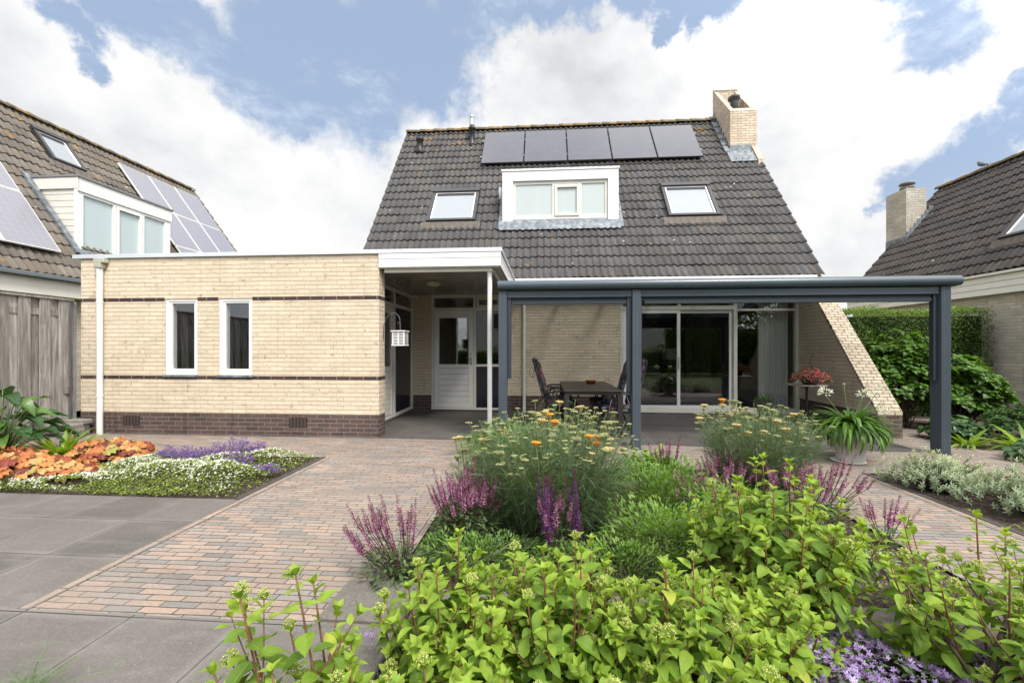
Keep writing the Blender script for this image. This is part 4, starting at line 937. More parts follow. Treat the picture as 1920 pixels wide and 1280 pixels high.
# stacked stones
for i, (a, b, c_, d_, z0_, z1_, rz) in enumerate([(-7.42,-7.14,6.02,6.20,.002,.075,0),(-7.43,-7.15,6.01,6.21,.077,.150,.02),(-7.44,-7.16,6.03,6.20,.152,.215,-.02),(-7.52,-7.26,6.22,6.38,.002,.09,.1),(-7.52,-7.26,6.23,6.38,.092,.18,.05),(-7.53,-7.22,6.215,6.39,.182,.255,0)]):
    labs = ['grey stone block at the bottom of the front pile by the fence','grey stone block in the middle of the front pile by the fence','grey stone block on top of the front pile by the fence',
            'stone block at the bottom of the rear pile against the fence post','stone block in the middle of the rear pile against the fence post','stone block topmost of the rear pile against the fence post']
    q = MB(Matrix.Translation(((a+b)/2,(c_+d_)/2,0)) @ Matrix.Rotation(rz,4,'Z')); w_ = (b-a)/2; h_ = (d_-c_)/2; q.bbox(-w_,w_,-h_,h_,z0_,z1_,.010)
    obj('stone_block', q, M_STONE, None, label=labs[i], cat='stone block', group='loose stone blocks stacked by the fence')

# ------------------------------------------------------------ left neighbour's house
NL = thing('neighbour_house', 'neighbouring house on the left with brown tiled roof, white dormer and pale solar panels', 'house', (-12,10,0))
exx, ez_, rx_, rz_ = -10.05, 2.88, -13.35, 7.40
sl_ = math.hypot(rx_-exx, rz_-ez_); Vl = Vector((rx_-exx, 0, rz_-ez_)).normalized(); pl = math.atan2(rz_-ez_, exx-rx_)
y0_, y1_ = 3.0, 15.45
XL = frame_xf((exx,0,ez_), (0,1,0), Vl)      # u is the world Y
ro = obj('roof', roof_mesh((exx,y1_,ez_), (0,-1,0), Vl, y1_-y0_, sl_-.02), M_TILEL, NL); shade_auto(ro, 50)
q = MB(); q.quad((exx,y0_,ez_-.04),(exx,y1_,ez_-.04),(rx_,y1_,rz_-.04),(rx_,y0_,rz_-.04)); q.quad((rx_,y0_,rz_-.04),(rx_,y1_,rz_-.04),(2*rx_-exx,y1_,ez_-.04),(2*rx_-exx,y0_,ez_-.04)); obj('roof_underlay', q, M_TILEL, ro)
obj('ridge_cap', ridge((rx_,y0_,rz_+.02), (0,1,0), y1_-y0_), M_RIDGE, ro, smooth=True)
q = MB(); q.prism([(-16.6,0),(-10.35,0),(-10.35,2.85),(rx_,rz_-.1),(-16.6,2.85)], y0_+.1, y1_-.1, 'y'); obj('wall', q, M_GREYB, NL)
q = MB(); q.bbox(exx-.05,exx+.10,y0_,y1_,ez_-.09,ez_-.005,.01); obj('gutter', q, plain('zinc_gutter', (.20,.23,.25), .45, metal=.4), NL)
q = MB(); q.bbox(exx-.28,exx-.03,y0_,y1_,ez_-.42,ez_-.092,.005); obj('fascia', q, M_WHITE2, NL)
def vL(z): return (z-ez_)/math.sin(pl)
def uL(y): return y
# dormer of the left neighbour, facing +X
xd = -10.60; zb_, zt_ = 3.58, 5.30
q = MB(); q.box(xd-2.2, xd-.08, 9.10, 11.42, zb_, zt_-.04); dl = obj('dormer', q, M_WHITE2, NL)
q = MB(); 
for i in range(10):
    z_ = 3.60+i*.145; q.bbox(xd-2.1,xd-.06,9.06,9.098,z_,z_+.138,.006)
q.bbox(xd-2.1,xd+.03,9.02,9.058,5.02,5.279,.003); obj('cladding', q, M_WHITE2, dl)
XD = Matrix(((0,-1,0,xd),(1,0,0,0),(0,0,1,0),(0,0,0,1)))
q = MB(XD); q.bbox(9.03,11.50,-.03,.08,4.97,5.28,.005); q.bbox(9.03,9.17,-.0,.08,3.56,4.968,.004); q.bbox(11.30,11.48,-.0,.08,3.56,4.968,.004); q.bbox(9.172,11.298,.0,.08,3.56,3.63,.004); q.bbox(9.172,11.298,.0,.08,4.91,4.966,.003)
q.bbox(9.86,9.93,.0,.08,3.631,4.909,.003); q.bbox(10.62,10.69,.0,.08,3.631,4.909,.003); fr4(q, 9.94,10.61,3.64,4.90,-.02,.05,.06)
obj('window_frame', q, M_WHITE, dl)
q = MB(); q.bbox(xd-2.3,xd+.06,9.00,11.54,5.281,5.33,.004); obj('dormer_roof', q, plain('dormer_edge', (.20,.20,.20), .6), dl)
for a, b, c_, d_ in ((9.172,9.86,3.63,4.91),(10.0,10.55,3.70,4.84),(10.69,11.30,3.63,4.91)):
    q = MB(XD); q.box(a,b,.045,.055,c_,d_); obj('pane', q, M_BLINDB, dl)
q = MB(XL); q.box(uL(9.02),uL(8.90),vL(3.5),vL(5.35),.0,.075); q.box(uL(11.5),uL(8.95),vL(3.36),vL(3.58),.02,.085); obj('lead_flashing', q, M_LEAD, dl)
skylight(NL, XL, uL(9.95), uL(10.75), vL(6.10), vL(6.95))
def panels(us, vs_, par):
    for a, b in us:
        for c_, d_ in vs_:
            f = MB(XL); f.bbox(a,b,c_,d_,.10,.138,.003); fo = obj('solar_panel', f, M_PVC, par)
            c2 = MB(XL); c2.uvs = []; c2.quad((a+.02,c_+.02,.141),(b-.02,c_+.02,.141),(b-.02,d_-.02,.141),(a+.02,d_-.02,.141)); c2.uvs = [(a,c_),(b,c_),(b,d_),(a,d_)]; obj('cells', c2, M_SOLARL, fo)
wP = 1.0
panels([(12.15+i*wP, 12.15+(i+1)*wP-.02) for i in range(3)], [(vL(6.95)-1.55, vL(6.95)-.0),(vL(6.95)-3.13,vL(6.95)-1.57),(vL(6.95)-4.71,vL(6.95)-3.15)], NL)
panels([(8.46-(i+1)*1.0+.02, 8.46-i*1.0) for i in range(4)], [(vL(3.36),vL(3.36)+1.62),(vL(3.36)+1.64,vL(3.36)+2.66)], NL)

# ------------------------------------------------------------ right neighbour's house
NR = thing('neighbour_house', 'neighbouring house on the right with charcoal tiled roof and pale brick wall', 'house', (11,10,0))
exx, ez_, rx_, rz_ = 9.0, 2.92, 11.62, 6.10
Vr = Vector((rx_-exx,0,rz_-ez_)).normalized(); pr_ = math.atan2(rz_-ez_, rx_-exx); slr = math.hypot(rx_-exx, rz_-ez_)
y0_, y1_ = 1.5, 13.72
ro = obj('roof', roof_mesh((exx,y0_,ez_), (0,1,0), Vr, y1_-y0_, slr-.02, e=.30), M_TILER, NR); shade_auto(ro, 50)
q = MB(); q.quad((exx,y0_,ez_-.04),(rx_,y0_,rz_-.04),(rx_,y1_,rz_-.04),(exx,y1_,ez_-.04)); q.quad((rx_,y0_,rz_-.04),(2*rx_-exx,y0_,ez_-.04),(2*rx_-exx,y1_,ez_-.04),(rx_,y1_,rz_-.04)); obj('roof_underlay', q, M_TILER, ro)
obj('ridge_cap', ridge((rx_,y0_,rz_+.02), (0,1,0), y1_-y0_), M_RIDGE, ro, smooth=True)
q = MB(); q.prism([(9.15,0),(14.1,0),(14.1,2.85),(rx_,rz_-.1),(9.15,2.89)], y0_+.1, y1_-.1, 'y'); obj('wall', q, M_GREYB, NR)
q = MB()
for i in range(3): q.bbox(9.06-i*.006,9.10,y0_,y1_,2.475+i*.128,2.475+i*.128+.122,.004)
q.bbox(8.99,9.10,y0_,y1_,2.862,2.915,.004); obj('fascia', q, M_WHITE, NR)
XRr = frame_xf((exx,y1_,ez_), (0,-1,0), Vr)
XR2 = Matrix.Translation((exx,y0_,ez_)) @ Matrix(((0,Vr.x,-Vr.z,0),(1,0,0,0),(0,Vr.z,Vr.x,0),(0,0,0,1)))
skylight(NR, XR2, 9.85-1.16-y0_, 9.85-y0_, (3.62-ez_)/math.sin(pr_), (4.5-ez_)/math.sin(pr_))
q = MB()
hx0, hx1, hy0, hy1 = 10.29, 10.83, 13.17, 13.90
q.box(hx0,hx1,hy0,hy1,3.9,5.98); ch = obj('chimney', q, brick_mat('pale_chimney_brick', [(.50,.46,.39),(.56,.52,.45),(.47,.43,.36)], (.36,.33,.29), stain=.2), NR)
q = MB(); q.lathe([(.10,5.98),(.09,6.06),(.17,6.07),(.17,6.10),(.07,6.11),(.07,6.17),(.19,6.18),(.17,6.23),(0,6.25)], (10.57,13.5,0), 20); obj('chimney_cowl', q, plain('weathered_cowl', (.17,.15,.13), .5), ch, smooth=True)
q = MB()
for i in range(7):
    xx = hx0+i*.10; zr_ = ez_+(xx-exx)*math.tan(pr_); q.box(xx,xx+.105,hy0-.015,hy0-.001,zr_-.05,zr_+.24)
q.box(hx0-.015,hx0-.001,hy0,hy1,4.35,4.60); obj('step_flashing', q, M_LEAD, ch)
t = thing('perched_bird', 'small grey pigeon perched on the ridge of the right neighbouring roof', 'bird', (11.62,12.41,6.20))
q = MB(); q.lathe([(0,-.15),(.018,-.13),(.03,-.06),(.058,.02),(.062,.08),(.045,.13),(.028,.155),(0,.16)], (0,0,0), 12)
bm_ = Matrix.Translation((11.62,12.41,6.285)) @ Matrix.Rotation(R(-62),4,'X'); q.v = [tuple(bm_ @ Vector(v)) for v in q.v]
b0 = MB(); b0.lathe([(0,-.036),(.025,-.025),(.034,0),(.026,.024),(0,.034)], (11.62,12.53,6.385), 12); q.add(b0.v, b0.f); q.add([(11.612,12.56,6.39),(11.628,12.56,6.39),(11.62,12.59,6.378),(11.62,12.56,6.372)], [(0,1,2),(0,2,3),(1,3,2)])
q.add([(11.59,12.30,6.25),(11.65,12.30,6.25),(11.66,12.13,6.20),(11.58,12.13,6.20),(11.62,12.2,6.235)], [(0,1,4),(1,2,4),(2,3,4),(3,0,4)])
obj('body', q, plain('pigeon_grey', (.14,.15,.17), .8), t, smooth=True)
q = MB(); q.tube([(11.60,12.40,6.17),(11.60,12.40,6.24)], .006, 5); q.tube([(11.64,12.40,6.17),(11.64,12.40,6.24)], .006, 5); obj('legs', q, plain('bird_legs', (.25,.08,.06), .7), t)
# a further house glimpsed between the wing wall and the hedge
FB = thing('garden_shed', 'small dark-roofed outbuilding far behind the hedge, beside the sloping wall', 'outbuilding', (11.0,19.5,0))
q = MB(); q.box(8.6,11.9,18.5,21.5,0,2.75); obj('wall', q, M_WHITE2, FB)
q = MB(); q.prism([(18.2,2.72),(21.8,2.72),(20.,3.85)], 8.4, 12.0, 'x'); obj('roof', q, M_TILER, FB)

# ------------------------------------------------------------ garden behind the camera (it shows in the window panes)
BH = thing('boarded_house', 'white boarded house behind the garden, seen only as a reflection in the patio glass', 'house', (2,-14,0))
q = MB(); q.box(-6,14,-20,-14,0,5.2); obj('wall', q, M_SIDING, BH)
q = MB(); q.prism([(-20.4,5.2),(-13.6,5.2),(-17,8.6)], -6.3, 14.3, 'x'); obj('roof', q, M_TILER, BH)
for wx in (-4,0.2,3.2,6.4):
    q = MB(); q.box(wx,wx+1.2,-13.99,-13.95,2.9,4.2); f_ = obj('window', q, M_WHITE, BH); q = MB(); q.box(wx+.08,wx+1.12,-13.945,-13.93,2.98,4.12); obj('pane', q, M_PANEL, f_)

# ================================================================== plants
def unit(a): return a/np.maximum(np.linalg.norm(a, axis=-1, keepdims=True), 1e-9)
def leaf_tpl(n=5, width=.5, fold=.22, droop=.25, peak=.42, tip=1.2, wave=0., m=2, twist=0., lobes=0):
    """leaf along +Y, length 1; n segments, m halves per side"""
    vs = []; uv = []; cols = [i/m for i in range(-m, m+1)]
    for i in range(n+1):
        t_ = i/n; w = width*.5*(math.sin(PI*min(1, t_**(math.log(.5)/math.log(peak))))**.85)*(1-.12*max(0, t_-.6)*tip) if 0 < t_ < 1 else 0.004
        ang = -droop*t_**1.5*1.4; 
        # arc
        y_ = math.sin(droop*t_*1.1)/max(droop*1.1, 1e-3) if droop > .01 else t_; z_ = -(1-math.cos(droop*t_*1.5))/max(droop*1.5, 1e-3) if droop > .01 else 0
        for c_ in cols:
            zz2 = z_ + abs(c_)*w*fold*2 + (wave*math.sin(t_*9+c_*2)*abs(c_)*w)
            vs.append((c_*w, y_, zz2)); uv.append((c_*.5+.5, t_))
    k_ = 2*m+1
    fs = [(i*k_+j, i*k_+j+1, (i+1)*k_+j+1, (i+1)*k_+j) for i in range(n) for j in range(2*m)]
    return np.array(vs), fs, np.array(uv)
def blade_tpl(n=7, width=.06, arch=1.0, fold=.3):
    vs = []; uv = []; y_ = z_ = 0.; a = 0.
    for i in range(n+1):
        t_ = i/n; w = width*.5*(1-t_**2.6)*(0.75+.5*math.sin(t_*PI))
        for c_ in (-1,0,1): vs.append((c_*w, y_, z_+abs(c_)*w*fold)); uv.append((c_*.5+.5, t_))
        y_ += math.cos(a)/n; z_ -= math.sin(a)/n; a += arch/n
    fs = [(i*3+j, i*3+j+1, (i+1)*3+j+1, (i+1)*3+j) for i in range(n) for j in range(2)]
    return np.array(vs), fs, np.array(uv)
def fern_tpl(n=9, width=.24, arch=.5, pin=.028):
    vs = []; fs = []; uv = []
    y_ = z_ = 0.; a = 0.; pts = []
    for i in range(n+1): pts.append((y_, z_, a)); y_ += math.cos(a)/n; z_ -= math.sin(a)/n; a += arch/n
    for i in range(n+1):
        y, z, a = pts[i]; vs += [(-.008,y,z),(.008,y,z)]; uv += [(.4,i/n),(.6,i/n)]
    fs += [(2*i,2*i+1,2*i+3,2*i+2) for i in range(n)]
    for i in range(1, n+1):
        t_ = i/n; L = width*.5*math.sin(PI*min(1,t_*.86+.12))+.01; y, z, a = pts[i]
        for s_ in (-1,1):
            b = len(vs); vs += [(0,y-pin*.5,z),(0,y+pin*.5,z),(s_*L,y+L*.55,z-L*.18)]; uv += [(.5,t_),(.5,t_),(1,t_)]; fs.append((b,b+1,b+2))
    return np.array(vs), fs, np.array(uv)
def lobed_tpl(n=7, rad=.5, ruff=.10, deep=.30):
    """rounded lobed leaf, stalk at the origin, blade centre in front of it"""
    vs = [(0,.42,0.05)]; uv = [(.5,.5)]; K = n*4
    for ring, rr in ((1,.55),(2,1.)):
        for k in range(K):
            a = -PI/2+2*PI*k/K+ .0001; lob = 1-deep*.5*(1-math.cos(a*n+PI))*.5*(1 if ring == 2 else .3)
            if abs(((a+PI/2+PI) % (2*PI))-PI) < .28: lob *= .35
            r_ = rad*rr*lob; vs.append((math.cos(a)*r_, .42+math.sin(a)*r_, ruff*rr*math.sin(k*1.9+ring)*.7-.16*rr*rr)); uv.append((.5+math.cos(a)*.5*rr, .5+math.sin(a)*.5*rr))
    fs = [(0,1+k,1+(k+1) % K) for k in range(K)]+[(1+k,1+K+k,1+K+(k+1) % K,1+(k+1) % K) for k in range(K)]
    return np.array(vs), fs, np.array(uv)
def oct_tpl(r=1., sq=1.):
    return np.array([(r,0,0),(-r,0,0),(0,r,0),(0,-r,0),(0,0,r*sq),(0,0,-r*sq)])*1., [(0,2,4),(2,1,4),(1,3,4),(3,0,4),(2,0,5),(1,2,5),(3,1,5),(0,3,5)], np.zeros((6,2))
def petals_tpl(n=5, r=1., lift=.25, w=.55):
    vs = [(0,0,0)]; fs = []
    for k in range(n):
        a = 2*PI*k/n; b = len(vs)
        for (da, rr, dz) in ((-w,.62,.2),(0,1.,1.),(w,.62,.2)):
            vs.append((math.cos(a+da)*r*rr, math.sin(a+da)*r*rr, lift*r*dz))
        fs.append((0,b,b+1,b+2))
    return np.array(vs), fs, np.array([(.5,.5)]+[(1,1)]*(len(vs)-1))

class Scatter:
    def __init__(s): s.P=[]; s.D=[]; s.U=[]; s.S=[]; s.T=[]; s.K=[]
    def put(s, p, d, u, sc, t=.5, k=0): s.P.append(tuple(p)); s.D.append(tuple(d)); s.U.append(tuple(u)); s.S.append(sc if hasattr(sc,'__len__') else (sc,sc,sc)); s.T.append(t); s.K.append(k)
    def build(s, name, tpls, mat, parent=None, smooth=True, **kw):
        if not isinstance(tpls, list): tpls = [tpls]
        P = np.array(s.P); D = unit(np.array(s.D, float)); U = np.array(s.U, float); S = np.array(s.S, float); T = np.array(s.T); K = np.array(s.K) % len(tpls)
        X = unit(np.cross(D, U)); bad = np.linalg.norm(np.cross(D, U), axis=1) < 1e-4
        X[bad] = (1,0,0); Z = unit(np.cross(X, D))
        V = []; F = []; UV = []; TT = []; base = 0; lens = []; loops = []
        for k, (tv, tf, tuv) in enumerate(tpls):
            idx = np.where(K == k)[0]
            if len(idx) == 0: continue
            v = P[idx,None,:] + S[idx,0,None,None]*tv[None,:,0,None]*X[idx,None,:] + S[idx,1,None,None]*tv[None,:,1,None]*D[idx,None,:] + S[idx,2,None,None]*tv[None,:,2,None]*Z[idx,None,:]
            nv = len(tv); V.append(v.reshape(-1,3)); UV.append(np.tile(tuv, (len(idx),1))); TT.append(np.repeat(T[idx], nv))
            fl = np.array([len(f) for f in tf]); flat = np.concatenate([np.array(f) for f in tf])
            loops.append((flat[None,:]+(base+np.arange(len(idx))*nv)[:,None]).ravel()); lens.append(np.tile(fl, len(idx))); base += nv*len(idx)
        V = np.concatenate(V); UV = np.concatenate(UV); TT = np.concatenate(TT); loops = np.concatenate(loops).astype(np.int32); lens = np.concatenate(lens).astype(np.int32)
        me = bpy.data.meshes.new(name); me.vertices.add(len(V)); me.vertices.foreach_set('co', V.astype(np.float32).ravel())
        me.loops.add(len(loops)); me.loops.foreach_set('vertex_index', loops)
        me.polygons.add(len(lens)); st = np.concatenate([[0], np.cumsum(lens)[:-1]]).astype(np.int32); me.polygons.foreach_set('loop_start', st)
        try: me.polygons.foreach_set('loop_total', lens)
        except Exception: pass
        me.update(calc_edges=True)
        a = me.attributes.new('tint', 'FLOAT', 'POINT'); a.data.foreach_set('value', TT.astype(np.float32))
        l = me.uv_layers.new(name='UVMap'); l.data.foreach_set('uv', UV[loops].astype(np.float32).ravel())
        if smooth: me.polygons.foreach_set('use_smooth', np.ones(len(lens), bool))
        me.materials.append(mat); o = bpy.data.objects.new(name, me); COL.objects.link(o); attach(o, parent); return props(o, **kw)

def leaf_mat(name, stops, trans=.35, rough=.45, veins=0., veincol=(.5,.6,.25), spec=.4, edge=None, tcol=1.3, spot=0.):
    m, N = newmat(name); t = N.attr(); uv = N.uv(); u, v, _ = N.xyz(uv); p = N.pos()
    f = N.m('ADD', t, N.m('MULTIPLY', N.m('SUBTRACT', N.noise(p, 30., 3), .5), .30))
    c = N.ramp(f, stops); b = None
    if spot: c = N.mix(N.m('MULTIPLY', N.mr(N.noise(p, 70., 4, .7), .66, .72), spot), c, (.20,.12,.035))
    if veins:
        au = N.m('ABSOLUTE', N.m('SUBTRACT', u, .5)); mid = N.mr(au, .012, .045, 1., 0.)
        sv = N.m('ABSOLUTE', N.m('SUBTRACT', N.m('FRACT', N.m('MULTIPLY', N.m('SUBTRACT', v, N.m('MULTIPLY', au, .75)), 7.)), .5)); side = N.mr(sv, .03, .13, 1., 0.)
        vv = N.m('MAXIMUM', mid, N.m('MULTIPLY', side, .55)); c = N.mix(N.m('MULTIPLY', vv, veins), c, veincol)
        b = N.bump(N.m('SUBTRACT', 1., vv), .45, .004)
    if edge: c = N.mix(N.mr(N.m('ABSOLUTE', N.m('SUBTRACT', u, .5)), .26, .36, 0., .85), c, edge)
    pr = N.bsdf(c, rough, b, spec=spec)
    tr = N.n('ShaderNodeBsdfTranslucent', {'Color': N.vm('MULTIPLY', N.vm('SCALE', c, tcol), (1.15,1.1,.55))})
    N.surf(N.n('ShaderNodeMixShader', {0: trans, 1: pr, 2: tr})); return m
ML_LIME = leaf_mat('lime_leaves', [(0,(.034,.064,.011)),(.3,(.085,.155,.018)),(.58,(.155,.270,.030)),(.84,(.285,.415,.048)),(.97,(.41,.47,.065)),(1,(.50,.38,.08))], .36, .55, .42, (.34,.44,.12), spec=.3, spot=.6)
ML_BUD = leaf_mat('lime_flower_buds', [(0,(.30,.40,.08)),(.5,(.50,.56,.15)),(1,(.68,.68,.28))], .25, .6)
ML_BIG = leaf_mat('broad_green_leaves', [(0,(.024,.065,.009)),(.4,(.065,.150,.016)),(.75,(.130,.255,.028)),(1,(.24,.38,.055))], .33, .34, .28, (.20,.32,.08))
ML_DARK = leaf_mat('dark_green_leaves', [(0,(.018,.045,.012)),(.5,(.050,.115,.022)),(1,(.11,.20,.04))], .25, .35, .2, (.12,.2,.06))
ML_GLOSS = leaf_mat('glossy_dark_leaves', [(0,(.012,.042,.010)),(.5,(.030,.090,.018)),(1,(.09,.18,.025))], .25, .38, .35, (.14,.26,.07), spec=.5)
ML_HEDGE = leaf_mat('hedge_leaves', [(0,(.024,.056,.009)),(.5,(.075,.150,.016)),(.85,(.19,.29,.032)),(1,(.33,.42,.055))], .28, .45)
ML_STRAP = leaf_mat('strap_leaves', [(0,(.040,.095,.014)),(.5,(.095,.20,.026)),(.9,(.18,.31,.045)),(1,(.40,.42,.10))], .30, .36, .0)
ML_FERN = leaf_mat('yellow_green_straps', [(0,(.08,.15,.012)),(.5,(.20,.32,.030)),(1,(.36,.46,.05))], .35, .4)
ML_YAR = leaf_mat('feathery_grey_green', [(0,(.050,.085,.038)),(.5,(.125,.190,.088)),(1,(.235,.32,.16))], .25, .6)
ML_SALV = leaf_mat('sage_leaves', [(0,(.045,.085,.035)),(.5,(.10,.165,.06)),(1,(.19,.27,.10))], .25, .6)
ML_HERB = leaf_mat('soft_green_leaves', [(0,(.05,.11,.02)),(.5,(.12,.23,.035)),(1,(.23,.38,.06))], .33, .5)
ML_SILV = leaf_mat('variegated_silver_leaves', [(0,(.15,.21,.115)),(.45,(.27,.34,.20)),(.8,(.44,.50,.31)),(1,(.56,.60,.30))], .22, .55)
ML_HEU = leaf_mat('amber_leaves', [(0,(.10,.020,.014)),(.30,(.21,.040,.020)),(.50,(.34,.105,.030)),(.72,(.44,.20,.052)),(.92,(.50,.32,.12)),(1,(.24,.26,.06))], .10, .55, .30, (.45,.10,.05))
ML_GC = leaf_mat('ground_cover_leaves', [(0,(.07,.105,.022)),(.5,(.18,.25,.040)),(1,(.34,.41,.065))], .25, .55)
ML_WFL = leaf_mat('white_petals', [(0,(.66,.68,.60)),(1,(.84,.84,.82))], .25, .6)
ML_PUR = leaf_mat('violet_petals', [(0,(.10,.045,.22)),(.5,(.19,.09,.38)),(1,(.36,.22,.58))], .3, .6)
ML_LAV = leaf_mat('lavender_petals', [(0,(.14,.06,.18)),(.35,(.30,.19,.46)),(.7,(.45,.33,.68)),(1,(.62,.54,.80))], .3, .6)
ML_PINK = leaf_mat('pink_sage_flowers', [(0,(.09,.020,.045)),(.35,(.20,.050,.105)),(.6,(.38,.14,.27)),(1,(.60,.34,.50))], .25, .6)
ML_DPUR = leaf_mat('deep_purple_sage_flowers', [(0,(.06,.012,.035)),(.5,(.15,.025,.085)),(.75,(.14,.045,.20)),(1,(.20,.09,.36))], .2, .6)
ML_RED = leaf_mat('crimson_petals', [(0,(.22,.012,.03)),(.5,(.45,.03,.06)),(1,(.62,.09,.13))], .25, .55)
ML_CORP = leaf_mat('pale_yarrow_heads', [(0,(.22,.26,.10)),(.5,(.35,.36,.16)),(1,(.50,.46,.24))], .1, .8)
ML_CORC = leaf_mat('peach_yarrow_heads', [(0,(.46,.35,.12)),(.5,(.66,.50,.20)),(1,(.75,.62,.36))], .1, .8)
ML_CORO = leaf_mat('orange_yarrow_heads', [(0,(.68,.26,.03)),(.5,(.86,.40,.035)),(1,(.90,.52,.08))], .1, .8)
M_STEMR = plain('red_brown_stem', (.20,.085,.045), .6, .4, 30.); M_STEMG = plain('green_stem', (.15,.21,.075), .6, .3, 30.); M_BARK = plain('shrub_bark', (.075,.052,.035), .85, .4, 25., .6, 90.)
M_STEMP = plain('maroon_stem', (.09,.03,.035), .6, .3, 30.)

TL = [leaf_tpl(7,.56,.16,.40,.42,m=2), leaf_tpl(7,.52,.24,.15,.44,m=2), leaf_tpl(7,.60,.10,.7,.40,wave=.15,m=2), leaf_tpl(7,.50,.26,.6,.44,wave=.14,m=2)]
TB = [leaf_tpl(5,.74,.12,.4,.46,m=2), leaf_tpl(5,.70,.18,.6,.44,wave=.12,m=2), leaf_tpl(5,.78,.10,.2,.46,m=2)]
TS = [leaf_tpl(3,.34,.2,.3,m=1), leaf_tpl(3,.30,.3,.6,m=1), leaf_tpl(3,.38,.1,.1,m=1)]
TR = [leaf_tpl(2,.8,.2,.2,.5,m=1), leaf_tpl(2,.7,.3,.4,.5,m=1)]
rnd = random.random; ru = random.uniform
def V3(*a): return np.array(a, float)
def rdir(el0=-1., el1=1.):
    a = ru(0, 2*PI); z = ru(el0, el1); r_ = math.sqrt(max(0, 1-z*z)); return V3(math.cos(a)*r_, math.sin(a)*r_, z)
def bez(a, b, c_, n=8): return [tuple((1-t_)**2*np.array(a)+2*t_*(1-t_)*np.array(b)+t_*t_*np.array(c_)) for t_ in np.linspace(0,1,n+1)]

def copies(mesh_objs, parent, name, places, scale_of=None):
    """link copies of small head meshes under a plant"""
    for i, (p, rz, tilt, sc) in enumerate(places):
        src = mesh_objs[i % len(mesh_objs)] if not isinstance(p[3] if len(p) > 3 else None, int) else mesh_objs[p[3]]
        o = src.copy(); o.name = name; COL.objects.link(o)
        o.parent = parent; o.matrix_parent_inverse = Matrix.Translation(-Vector(parent.location))
        o.matrix_basis = Matrix.Translation(p[:3]) @ Matrix.Rotation(rz,4,'Z') @ Matrix.Rotation(tilt,4,'X') @ Matrix.Diagonal((sc,sc,sc,1))
def proto(name, sc_, tpls, mat, smooth=True):
    o = sc_.build(name, tpls, mat, None, smooth); COL.objects.unlink(o); return o

